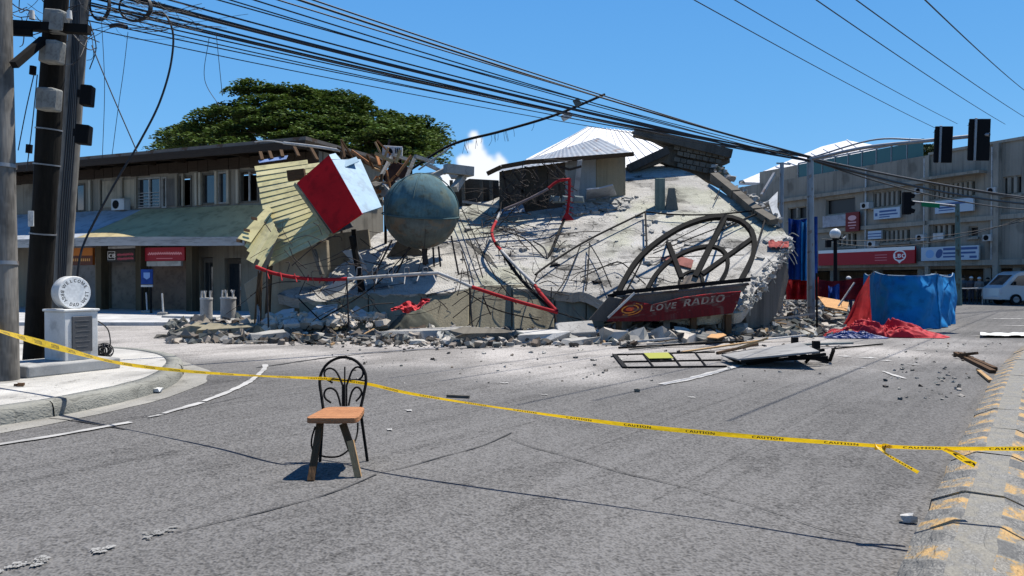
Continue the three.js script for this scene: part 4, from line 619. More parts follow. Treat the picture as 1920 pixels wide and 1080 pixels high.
// yellow lap siding, one board after another
{
  const t = thing('yellow_siding', 'torn pale yellow clapboard wall leaning at the left end of the ruin', 'wall');
  const TL = at(477, 311, 23.2), TR = at(604, 296, 23.4), BR = at(624, 440, 20.9), BL = at(505, 500, 20.6), n = 17, mats = [M.yellow, mat(.64, .57, .29, T.dirty, { roughness: .6 }), mat(.58, .52, .24, T.dirty, { roughness: .6 })];
  const Q = (u, v) => TL.clone().lerp(TR, u).lerp(BL.clone().lerp(BR, u), v), nrm = TR.clone().sub(TL).cross(BL.clone().sub(TL)).normalize(); if (nrm.z < 0) nrm.negate();
  const left = (v) => v < .55 ? v * .05 : v < .72 ? .03 + (v - .55) * 1.2 : .23 - (v - .72) * .85;
  for (let k = 0; k < n; k++) { const v0 = k / n, v1 = (k + 1) / n, j = rr(-.008, .008), r = k === 0 ? .78 : k === 1 ? .95 : 1; mesh('siding_board', plateGeo([Q(left(v0) + j, v0).addScaledVector(nrm, -.008), Q(r, v0).addScaledVector(nrm, -.008), Q(r, v1).addScaledVector(nrm, .012), Q(left(v1) + j, v1).addScaledVector(nrm, .012)], .014, .002), mats[k % 3], t); }
  // torn flap bent out to the left
  const f = [at(500, 388, 22), at(527, 432, 20.9), at(489, 502, 20.0), at(448, 478, 20.6)], m = 6, G = (u, v) => f[0].clone().lerp(f[1], u).lerp(f[3].clone().lerp(f[2], u), v);
  for (let k = 0; k < m; k++) { const u0 = k / m, u1 = (k + 1) / m, e = k < 2 ? [-.02, .82 + k * .04] : [.02 * k, 1 - (k === 4 ? .12 : 0)]; mesh('flap_board', plateGeo([G(u0 + .004, e[0]), G(u1 - .004, e[0]), G(u1 - .004, e[1]), G(u0 + .004, e[1])], .016, .003), mats[(k + 1) % 3], t); }
  plate('flap_sheet', ppx([[503, 384, 21.9], [512, 396, 21.7], [470, 454, 20.75], [445, 447, 20.9]]), .02, M.yellow, t, .004); for (const [x, y] of [[480, 410], [466, 432], [452, 452]]) plate('gap_batten', ppx([[x - 9, y - 4, 21.1], [x + 2, y - 2, 21.05], [x + 2, y + 3, 21.0], [x - 9, y + 1, 21.05]]), .02, M.woodDark, t);
  bar('corner_post', at(556, 345, 21.6), at(622, 440, 20.5), .16, .12, mat(.3, .29, .19, T.dirty), t); bar('top_batten', at(540, 330, 21.9), at(572, 326, 21.9), .18, .3, M.woodDark, t);
  for (const [a, b, c, d] of [[492, 300, 488, 285], [510, 298, 505, 284], [530, 294, 527, 282], [560, 293, 552, 276], [595, 300, 583, 278]]) bar('stud', at(a, b, 23.6), at(c, d, 23.9), .1, .06, M.woodDark, t);
  plate('blue_scrap', ppx([[484, 300, 23.6], [540, 292, 23.7], [536, 297, 23.5], [486, 306, 23.5]]), .02, mat(.25, .35, .6, T.dirty), t);
  bar('prop', at(506, 498, 20.7), gnd(500, 628).setY(0), .12, .12, M.woodDark, t); bar('prop', at(600, 452, 21.4), V(at(600, 452, 21.6).x, 0, -21.7), .16, .16, M.woodDark, t); seat(t);
}
// grey wall stump below the siding
{
  const t = thing('wall_stump', 'grey plastered wall stump under the yellow siding', 'wall');
  plate('wall_face', ppx([[457, 533], [510, 497], [560, 472], [612, 450], [615, 506], [602, 548], [585, 585], [470, 600]], 21.2), .3, mat(.34, .295, .225, T.wall), t, .02);
  bar('post', at(588, 468, 21.0), at(604, 515, 20.9), .1, .1, M.concreteDark, t); plate('inner_wall', ppx([[612, 440], [690, 430], [700, 520], [612, 540]], 23.4), .2, mat(.25, .22, .17, T.wall), t);
  bar('footing', V(at(457, 600, 21.2).x, .1, -21.3), V(at(600, 600, 21.2).x, .1, -21.3), .5, .2, M.concreteDark, t); seat(t);
  const b = thing('cable_bunch', 'bunch of dark stripped conduits standing at the left end of the rubble', 'conduit'); for (let k = 0; k < 9; k++) tube('conduit', [at(488 + rr(-3, 5), 508, 19.9), at(484 + rr(-4, 6), 560, 19.8 + rr(-.1, .1)), gnd(482 + rr(-9, 11), 630 + rr(-4, 4))], .022, k % 3 ? M.woodDark : M.steel, b, { rad: 5 }); seat(b);
}
// red and pale blue box sign
{
  const t = thing('box_sign', 'tumbled box sign with a red side and a pale blue side', 'sign'), A = at(556, 343, 20.9), B = at(617, 290, 20.6), C = at(679, 400, 19.5), D = at(624, 437, 19.8), E = at(676, 298, 21.7), Fp = at(716, 388, 20.5);
  const blue = mat(.25, .41, .55, T.dirty, { roughness: .6 }); plate('red_panel', [A, B, C, D], .05, M.red, t, .006);
  plate('blue_panel', [B.clone().lerp(C, .09), E, Fp, C], .05, blue, t, .006); plate('blue_edge', [B, at(629, 287, 20.9), B.clone().lerp(C, .09).lerp(E, .3), B.clone().lerp(C, .08)], .03, blue, t);
  const O = A.clone().add(E).sub(B), Gq = D.clone().add(Fp).sub(C); plate('back_panel', [A.clone().add(V(0, 0, -.06)), O, Gq, D.clone().add(V(0, 0, -.06))], .04, mat(.12, .12, .12, T.dirty), t);
  plate('torn_fold', ppx([[641, 303, 20.9], [668, 294, 21.3], [673, 302, 21.1], [648, 313, 20.7]]), .02, mat(.36, .5, .6, T.dirty), t); bar('prop', D.clone().add(V(.4, -.05, -.5)), V(D.x + .6, 1.2, D.z - .9), .12, .12, M.iron, t); bar('prop', Gq.clone().add(V(0, -.1, 0)), V(Gq.x + .2, 1.1, Gq.z), .12, .12, M.iron, t); seat(t);
}
// globe
{
  const t = thing('globe', 'large weathered blue green globe sitting crooked on the ruin', 'globe'), c = at(789, 397, 21.6), r = 71 / F * 21.6, tilt = new THREE.Euler(.16, 0, -.06);
  const teal = mat(.095, .16, .17, T.mottle, { roughness: .85 }), tan = mat(.165, .165, .145, T.mottle, { roughness: .85 });
  const cap = (m, a, b, name, dr = 0) => { const g = new THREE.SphereGeometry(r + dr, 56, 28, 0, 6.2832, a, b); const uv = g.attributes.uv, pp = g.attributes.position; for (let i = 0; i < uv.count; i++) { uv.setXY(i, uv.getX(i) * 6.5, uv.getY(i) * 3.3); const q = V().fromBufferAttribute(pp, i), dent = -.05 * sstep(.55, .8, n3(q.x * 1.6 + 9, q.y * 1.6 + 4, q.z * 1.6 + 3, 31)) + .012 * (n3(q.x * 5 + 9, q.y * 5 + 4, q.z * 5 + 3, 33) - .5); q.multiplyScalar(1 + dent); pp.setXYZ(i, q.x, q.y, q.z); } g.computeVertexNormals(); g.applyMatrix4(new THREE.Matrix4().makeRotationFromEuler(tilt)); g.translate(c.x, c.y, c.z); return mesh(name, g, m, t); };
  cap(teal, 0, 1.66, 'upper_shell'); cap(tan, 1.67, 1.4716, 'lower_shell', -.006);
  const ring = new THREE.TorusGeometry(r + .006, .02, 8, 60); ring.rotateX(Math.PI / 2 ); ring.translate(0, -.09 * r, 0); ring.applyMatrix4(new THREE.Matrix4().makeRotationFromEuler(tilt)); ring.translate(c.x, c.y, c.z); mesh('equator_band', ring, teal, t);
  for (const [a, len] of [[-.35, 2.0], [.5, 1.3], [2.2, 2], [3.6, 2]]) { const g = new THREE.TorusGeometry(r + .004, .018, 6, 40, len); g.rotateZ(Math.PI / 2 - len * .1); g.rotateY(a + Math.PI / 2 - .6); g.applyMatrix4(new THREE.Matrix4().makeRotationFromEuler(tilt)); g.translate(c.x, c.y, c.z); mesh('meridian_rib', g, teal, t); }
  for (const [x0, y0, x1, y1, d] of [[768, 462, 740, 520, 21.4], [800, 466, 798, 498, 21.6], [812, 464, 814, 500, 21.6], [822, 462, 826, 500, 21.6], [735, 450, 700, 520, 21], [846, 442, 860, 515, 20.9]]) tube('support_rod', [at(x0, y0, d), at(x1, y1, d - .1)], .028, M.rebar, t);
  const sd = dk(800, 490); mesh('stub_mount', cylGeo(V(c.x + .15, sd.y - .1, c.z + .1), V(c.x + .08, c.y - r * .9, c.z), .09, .06, 12), M.rebar, t); seat(t);
}
// arched sign frame with spokes above the red signboard
{
  const t = thing('arched_sign_frame', 'black iron half wheel frame with spokes lying over the slab edge', 'sign frame'), pl = planeOf(at(1163, 545, 18.95), at(1400, 522, 18.95), at(1300, 420, 20.4)), A = (x, y) => onp(pl, x, y);
  const arc = (l, w, name) => { const P = l.map(([x, y]) => A(x, y)), cv = new THREE.CatmullRomCurve3(P, false, 'centripetal'), n = 30, o = mesh(name, gridGeo(n, 4, (u, v) => { const p = cv.getPointAt(u), tn = cv.getTangentAt(u), s = tn.clone().cross(pl.normal).normalize(), k = Math.round(v * 4) % 4, q = [[-1, -1], [1, -1], [1, 1], [-1, 1]][k]; return Object.assign(p.addScaledVector(s, q[0] * w * .5).addScaledVector(pl.normal, q[1] * w * .5), { u: u * 4, v: v * .5 }); }), M.iron, t); o.geometry = toCreasedNormals(o.geometry, .5); return o; };
  arc([[1160, 548], [1172, 524], [1190, 495], [1213, 470], [1244, 446], [1280, 425], [1320, 411], [1352, 407], [1383, 412], [1405, 428], [1414, 452], [1412, 478], [1402, 502], [1389, 526]], .125, 'outer_arch');
  arc([[1214, 542], [1228, 518], [1250, 494], [1278, 476], [1310, 465], [1338, 463], [1356, 471], [1364, 488], [1362, 508], [1352, 528]], .1, 'inner_arch');
  for (const [x0, y0, x1, y1, w] of [[1253, 457, 1278, 522, .12], [1358, 410, 1303, 520, .14], [1410, 448, 1316, 515, .11]]) bar('spoke', A(x0, y0), A(x1, y1), w, w, M.iron, t, pl.normal);
  const hub = A(1300, 527), g = []; for (let k = 0; k <= 14; k++) { const a = k / 14 * Math.PI; g.push([1297 + Math.cos(a) * 24 + Math.sin(a) * 4, 536 - 4 * Math.cos(a) - Math.sin(a) * 26]); } plate('hub_plate', g.map(([x, y]) => A(x, y)), .1, mat(.26, .21, .165, T.dirty), t, .01);
  arc([[1272, 538], [1276, 522], [1288, 512], [1302, 509], [1314, 515], [1318, 530]], .07, 'hub_rim');
  bar('base_rail', at(1150, 550, 18.9), at(1406, 524, 18.9), .14, .1, M.iron, t); bar('base_rail', at(1156, 556, 18.85), at(1404, 533, 18.85), .1, .05, mat(.1, .1, .095, T.metal), t); plate('base_board', ppx([[1156, 556], [1404, 530], [1394, 547], [1335, 551], [1283, 558], [1225, 572], [1172, 562]], 18.82), .06, mat(.14, .125, .1, T.wall), t);
  bar('stay', A(1213, 470), A(1160, 575), .03, .03, M.iron, t); bar('stay', A(1335, 415), A(1225, 470), .02, .02, M.iron, t); bar('stay', A(1395, 478), A(1215, 483), .02, .02, M.iron, t); bar('left_bracket', at(1140, 556, 18.95), at(1185, 545, 19), .12, .1, M.iron, t); bar('rear_prop', A(1350, 420), dk(1360, 420), .05, .05, M.iron, t); bar('rear_prop', A(1250, 455), dk(1252, 450), .05, .05, M.iron, t);
  bar('front_prop', at(1250, 565, 18.95), gnd(1250, 637).setY(0), .16, .16, M.concreteDark, t); bar('front_prop', at(1360, 553, 18.95), V(at(1360, 550, 18.95).x, 0, -18.95), .16, .16, M.concreteDark, t); seat(t);
  const s = thing('love_radio_signboard', 'red signboard lettered LOVE RADIO under the black arches', 'sign'), sp = planeOf(at(1137, 603, 18.55), at(1388, 547, 18.72), at(1233, 602, 18.62)), face = [[1137, 603], [1172, 561], [1225, 571], [1283, 557], [1335, 550], [1390, 546], [1384, 566], [1374, 587], [1290, 597], [1233, 602]];
  const px = canvasTex(1024, 256, (q, w, h) => { q.fillStyle = '#560508'; q.fillRect(0, 0, w, h); q.strokeStyle = '#c9822e'; q.lineWidth = 12; q.beginPath(); q.ellipse(190, 130, 62, 44, -.2, 0, 6.3); q.stroke(); q.lineWidth = 8; q.beginPath(); q.ellipse(190, 130, 92, 70, -.15, -.9, 2.4); q.stroke(); q.fillStyle = '#c84e28'; q.beginPath(); q.ellipse(190, 130, 34, 22, 0, 0, 6.3); q.fill(); q.fillStyle = '#8c7f70'; q.font = 'italic bold 104px sans-serif'; q.textBaseline = 'middle'; q.save(); q.translate(330, 150); q.scale(.82, 1); q.fillText('LOVE', 0, 0); q.restore(); q.save(); q.translate(585, 136); q.scale(1, 1.15); q.fillText('RADIO', 0, 0); q.restore(); q.strokeStyle = '#c03030'; q.lineWidth = 7; for (let k = 0; k < 5; k++) { q.beginPath(); q.moveTo(300, 70 + k * 6); q.quadraticCurveTo(600, 20 + k * 9, 1024, 30 + k * 12); q.stroke(); } const d = q.getImageData(0, 0, w, h); for (let j = 0; j < h; j++) for (let i = 0; i < w; i++) { const k = (j * w + i) * 4, n = sstep(.5, .68, fbm(i / 46, j / 30, 4, 55)), m = .8 + .35 * fbm(i / 9, j / 9, 2, 57); for (let e = 0; e < 3; e++) d.data[k + e] = Math.min(255, lerp(d.data[k + e] * m, [88, 72, 62][e], n * .75)); } q.putImageData(d, 0, 0); });
  const geo = plateGeo(face.map(([x, y]) => at(x, y, 18.6)), .08), O = at(1137, 603, 18.6), ex = at(1388, 572, 18.6).sub(O), up = V(0, .72, 0), L2 = ex.lengthSq(), p = geo.attributes.position, uv = geo.attributes.uv; ex.normalize(); const nn = V(-ex.y, ex.x, 0);
  for (let i = 0; i < p.count; i++) { const q = V().fromBufferAttribute(p, i).sub(O); uv.setXY(i, q.dot(ex) / Math.sqrt(L2), (q.dot(nn) + .02) / .52); }
  mesh('lettered_board', geo, new THREE.MeshStandardMaterial({ map: px, roughness: .95, side: THREE.DoubleSide }), s); plate('grey_end_board', ppx([[1104, 600], [1142, 556], [1171, 561], [1138, 603]], 18.75), .08, mat(.09, .085, .08, T.wall), s); bar('white_edge', at(1140, 596, 18.52), at(1190, 549, 18.52), .05, .05, M.whitePipe, s);
  for (const x of [1160, 1300, 1365]) bar('bearer', at(x, 590, 18.75), V(at(x, 590, 18.75).x, 0, -18.75), .14, .14, M.woodDark, s); seat(s);
}
// bent red and white masts
{
  const lad = (t, P, m) => P.forEach((q, i) => { if (i) mesh('mast_tube', tubeGeo([P[i - 1], q], .042, { rad: 8 }), m, t); });
  const t = thing('bent_mast', 'long red and white mast bent across the front of the ruin', 'mast'), d = 19.3;
  tube('red_length', ppx([[480, 500, 19.6], [512, 512, 19.5], [560, 521, 19.4], [610, 524, 19.35], [651, 523, 19.3]]), .047, M.redPipe, t, { rad: 8, seg: 30 }); tube('white_length', ppx([[652, 523, 19.3], [720, 518, 19.2], [780, 514, 19.2], [822, 512, 19.2]]), .044, M.whitePipe, t, { rad: 8, seg: 20 }); tube('white_length', ppx([[822, 512, 19.2], [850, 523, 19.15], [884, 538, 19.1]]), .042, M.whitePipe, t, { rad: 8 }); tube('red_length', ppx([[885, 538, 19.1], [960, 562, 19], [1046, 586, 18.9]]), .046, M.redPipe, t, { rad: 8, seg: 12 });
  for (let k = 0; k < 14; k++) { const x = 500 + k * 26, y = x < 650 ? 508 + (x - 500) * .1 : 521 - (x - 650) * .042; bar('rung', at(x, y, 19.4), at(x + rr(-6, 6), y + rr(10, 16), 19.2), .02, .02, x < 650 ? M.redPipe : M.whitePipe, t); }
  for (const x of [673, 702, 732, 762, 797]) tube('bracket', ppx([[x - 4, 516, 19.2], [x - 4, 502, 19.2], [x + 5, 501, 19.2], [x + 5, 515, 19.2]]), .012, M.steel, t, { straight: true, seg: 12, rad: 4 });
  for (const [x, y] of [[650, 525], [880, 538], [1040, 584], [500, 508]]) { const a = at(x, y, 19.2); bar('stand', a, V(a.x + .1, x === 1040 ? 0 : .05, a.z + .15), .035, .035, M.rebar, t); } seat(t);
  const u = thing('bent_mast', 'red and white mast leaning down the slab to the red tip', 'mast');
  tube('white_length', ppx([[938, 398, 23.9], [930, 415, 23.4]]), .042, M.whitePipe, u, { rad: 8 }); tube('red_length', ppx([[930, 415, 23.4], [922, 436, 22.6], [930, 458, 21.9], [940, 470, 21.5]]), .047, M.redPipe, u, { rad: 8 }); tube('white_length', ppx([[940, 470, 21.5], [968, 500, 20.7], [1003, 534, 19.8]]), .044, M.whitePipe, u, { rad: 8 }); tube('red_length', ppx([[1003, 536, 19.8], [1022, 560, 19.3], [1044, 584, 18.9]]), .05, M.redPipe, u, { rad: 8 });
  tube('dark_chord', ppx([[930, 455, 21.9], [970, 515, 20.6], [1015, 562, 19.5], [1040, 582, 19]]), .048, M.iron, u, { rad: 8 }); for (let k = 0; k < 9; k++) { const f = k / 8; bar('lacing', at(lerp(935, 1010, f), lerp(468, 545, f), lerp(21.6, 19.7, f)), at(lerp(930, 1020, f) + 6, lerp(478, 560, f) + 8, lerp(21.5, 19.6, f)), .02, .02, M.iron, u); } seat(u);
  const w = thing('red_stand', 'red steel stand with a bent arm in front of the rooftop shed', 'mast');
  tube('upright', ppx([[1068, 334, 24.2], [1067, 370, 24.3], [1062, 408, 24.4]]), .046, M.redPipe, w, { rad: 8 }); tube('arm', ppx([[1068, 336, 24.2], [1045, 340, 24.1], [1028, 353, 24]]), .046, M.redPipe, w, { rad: 8 }); tube('grey_arm', ppx([[1028, 354, 24], [990, 374, 23.9], [945, 393, 23.8]]), .046, mat(.2, .16, .16, T.dirty), w, { rad: 8 }); plate('foot_plate', ppx([[1052, 414, 24.3], [1062, 396, 24.35], [1076, 412, 24.3]]), .08, M.redPipe, w); tube('dark_leg', ppx([[1058, 412, 24.3], [1046, 440, 23.4], [1034, 470, 22.6], [1025, 486, 22.2]]), .045, M.iron, w, { rad: 7 });
  for (let k = 0; k < 6; k++) bar('lacing', at(1060, 345 + k * 10, 24.3), at(1075, 350 + k * 10, 24.25), .025, .025, M.redPipe, w); tube('hose', ppx([[945, 432, 22.8], [985, 448, 22.6], [1012, 474, 22.4], [1026, 486, 22.2], [1020, 465, 22.5], [1000, 452, 22.7]]), .028, M.cable, w, { rad: 6 }); seat(w);
}
// long black rods of the sign's space frame
{
  const rods = [[[1004, 515], [1012, 508], [1090, 457], [1210, 397]], [[1210, 397], [1213, 475]], [[1210, 397], [1260, 402], [1340, 402], [1440, 392]], [[1440, 392], [1376, 420], [1340, 440]], [[1440, 394], [1416, 470], [1408, 490]], [[1090, 457], [1060, 525], [1035, 560]], [[1105, 455], [1103, 500], [1098, 545]], [[1105, 456], [1125, 490], [1146, 538]], [[1008, 513], [1002, 530], [1010, 540]], [[1225, 475], [1300, 445], [1378, 415]], [[1145, 495], [1160, 491], [1210, 533]], [[1145, 494], [1090, 520]], [[865, 390], [930, 520], [968, 570]], [[860, 405], [890, 470], [905, 520]], [[775, 460], [690, 545], [600, 600]], [[560, 560], [600, 600]], [[1340, 375], [1360, 335]], [[1010, 575], [1090, 600]], [[870, 545], [930, 580], [1010, 600]], [[905, 555], [920, 590]]];
  rods.forEach((l, i) => one('frame_rod', 'thin black rod of the wrecked sign frame over the slab', 'rod', 'rods of the wrecked sign frame', tubeGeo(l.map(([x, y]) => { const p = dk(x, Math.min(y, 548)), k = -p.z; return at(x, y, y > 548 ? 19.4 : k - (i > 11 && i < 16 ? .9 : .55)); }), [.034, .03, .026, .03, .028][i] ?? .018, { rad: 6 }), M.iron));
  const g = []; for (let k = 0; k < 125; k++) { const x = rr(500, 1160), y = rr(430, 600), p = y < 545 && x > 690 ? -dk(x, y).z - rr(.05, .8) : rr(19.2, 20), a = at(x, y, p), e = rr(.3, 1.7), an = rr(0, 6.28); const b = a.clone().add(V(Math.cos(an) * e, Math.sin(an) * e * .8, rr(-.2, .3))); b.y = Math.max(.05, b.y); if (b.z < -19 && b.y > 3) b.y = 3; g.push(tubeGeo([a, a.clone().lerp(b, .5).add(V(rr(-.15, .15), rr(-.1, .2), 0)), b], rr(.006, .014), { seg: 7, rad: 4 })); }
  for (let k = 0; k < 48; k++) { const x = rr(860, 960), y = rr(390, 480), p = dk(x, y, rr(.05, .9)), e = rr(.5, 1.6), an = rr(-.5, 2.2); g.push(tubeGeo([p, p.clone().add(V(Math.cos(an) * e, -Math.sin(an) * e * .5, Math.sin(an) * e * .6))], rr(.007, .013), { rad: 4 })); }
  for (let k = 0; k < 60; k++) { const x = rr(940, 1060), y = rr(320, 400), a = at(x, y, rr(24.2, 25.1)), e = rr(.2, .9); g.push(tubeGeo([a, a.clone().add(V(rr(-e, e) * .5, rr(-e, e) * .5, .1)), a.clone().add(V(rr(-e, e), rr(-e, e), 0))], rr(.008, .018), { seg: 8, rad: 4 })); }
  one('twisted_wire', 'snarl of thin twisted wires and bars over the front of the ruin', 'wire', null, join(g), M.rebar, 'stuff');
}
// torn timbers, air conditioner and beams behind the globe
{
  const t = thing('splintered_timbers', 'pile of splintered brown timbers between the box sign and the globe', 'timber');
  for (let k = 0; k < 34; k++) { const x = rr(680, 745), y = rr(300, 372), a = at(x, y, rr(22.4, 24)), e = rr(.4, 1.1), an = rr(.6, 2.6); bar('timber', a, a.clone().add(V(Math.cos(an) * e, Math.sin(an) * e * .7, rr(-.3, .3))), rr(.04, .1), rr(.04, .09), pick([M.wood, M.woodDark, M.woodPale, M.brown]), t); }
  plate('brown_cabinet', ppx([[722, 325], [738, 300], [764, 312], [762, 345], [745, 358], [724, 350]], 23.2), .5, mat(.09, .05, .04, T.dirty), t, .02); bar('heap_base', V(at(700, 372, 23).x, .3, -23.4), V(at(790, 372, 23).x, 2.4, -23.4), 1.2, 1.5, M.concreteDark, t); for (let k = 0; k < 30; k++) { const p = at(rr(668, 770), rr(345, 385), rr(22, 23)), s = rr(.1, .3), q = chunkGeo(s, s * .6, s); place(q, p.x, p.y, p.z, rr(0, 3), rr(0, 3), 0); mesh('lump', q, pick([M.concrete, M.concreteDark, M.wood]), t); }
  for (const [x0, y0, x1, y1, w] of [[716, 328, 736, 290, .09], [736, 290, 765, 300, .1], [757, 345, 778, 295, .08], [778, 293, 812, 304, .1], [785, 318, 845, 276, .05], [688, 290, 700, 315, .06], [652, 330, 640, 262, .07], [640, 262, 664, 300, .05], [800, 308, 835, 325, .09], [812, 330, 850, 312, .16], [835, 316, 885, 322, .28], [852, 355, 868, 330, .2]]) bar('beam', at(x0, y0, 22.8), at(x1, y1, 23.3), w, w, x0 > 705 ? M.concrete : M.woodDark, t); seat(t);
  const a = thing('air_conditioner', 'white air conditioner casing perched on the timbers before the tree', 'air conditioner'), c = at(736, 287, 23.6); boxPart('casing', c, .62, .4, .28, M.whitePaint, a, -.04, .1, .02); mesh('fan_opening', cylGeo(c.clone().add(V(-.12, 0, .13)), c.clone().add(V(-.12, 0, .15)), .15, .15, 20), M.black, a); for (let k = 0; k < 3; k++) boxPart('vent_slot', c.clone().add(V(.12 + k * .06, .02, .14)), .03, .22, .02, M.black, a, 0, 0, .004); bar('stand', c.clone().add(V(-.25, -.2, 0)), V(c.x - .25, 2.2, c.z - .2), .08, .08, M.iron, a); bar('stand', c.clone().add(V(.25, -.2, 0)), V(c.x + .25, 2.2, c.z - .2), .08, .08, M.iron, a); seat(a);
  const p = thing('white_pipe', 'long white pipe lying along the roof below the tree', 'pipe'); tube('pipe_length', ppx([[532, 268, 28], [600, 276, 26.4], [647, 284, 25.4]]), .05, M.whitePipe, p, { rad: 8 }); tube('bent_end', ppx([[532, 268, 28], [502, 264, 28.6], [478, 266, 29]]), .025, M.whitePipe, p); bar('stand', at(640, 283, 25.5), V(at(640, 283, 25.5).x, 3, -25.5), .07, .07, M.woodDark, p); seat(p);
  const r = thing('rear_ruin_wall', 'dark broken wall and roof edge left of the rooftop shed', 'wall'); plate('wall', ppx([[800, 395], [806, 345], [850, 350], [880, 335], [935, 338], [938, 396], [900, 400]], 27.2), .3, mat(.1, .085, .07, T.wall), r); plate('roof_lip', ppx([[838, 322], [886, 318], [888, 328], [862, 334], [845, 334]], 26.6), .3, M.concrete, r, .02); plate('white_sheet', ppx([[778, 326], [820, 322], [830, 336], [790, 338]], 24.6), .03, mat(.5, .6, .62, T.dirty), r); bar('wall_foot', V(at(805, 400, 27.2).x, 1, -27.5), V(at(935, 400, 27.2).x, 1, -27.5), .4, 5.6, M.concreteDark, r); for (const x of [846, 868, 902, 920]) bar('post', at(x, 338, 27), at(x + 2, 396, 27), .12, .12, M.concreteDark, r); bar('loose_batten', at(868, 378, 25.5), at(935, 388, 25), .12, .08, M.concrete, r); seat(r);
}
// leaning light mast with its lamp
{
  const t = thing('leaning_light_mast', 'thin dark mast with a white floodlight slanting up into the cables', 'mast'); tube('mast', ppx([[770, 318, 24], [845, 272, 24.4], [940, 246, 24.8], [1040, 216, 25.2], [1134, 177, 25.6]]), .045, M.iron, t, { rad: 6 }); const c = at(1062, 218, 25.1); boxPart('floodlight', c, .34, .22, .2, M.whitePaint, t, .5, .2, .05); boxPart('bracket', at(1082, 192, 25.2), .22, .24, .1, mat(.12, .14, .13), t, .5, 0, .02);
  for (let k = 0; k < 16; k++) { const x = rr(860, 1010), y = 268 - (x - 860) * .3; tube('dangling_tie', ppx([[x, y, 24.7], [x + rr(-3, 3), y + rr(6, 12), 24.7], [x + rr(-6, 6), y + rr(14, 24), 24.7]]), .006, M.cable, t, { rad: 4 }); } bar('foot', at(770, 318, 24), V(at(770, 318, 24).x, 3.2, -24.2), .1, .1, M.iron, t); seat(t);
}

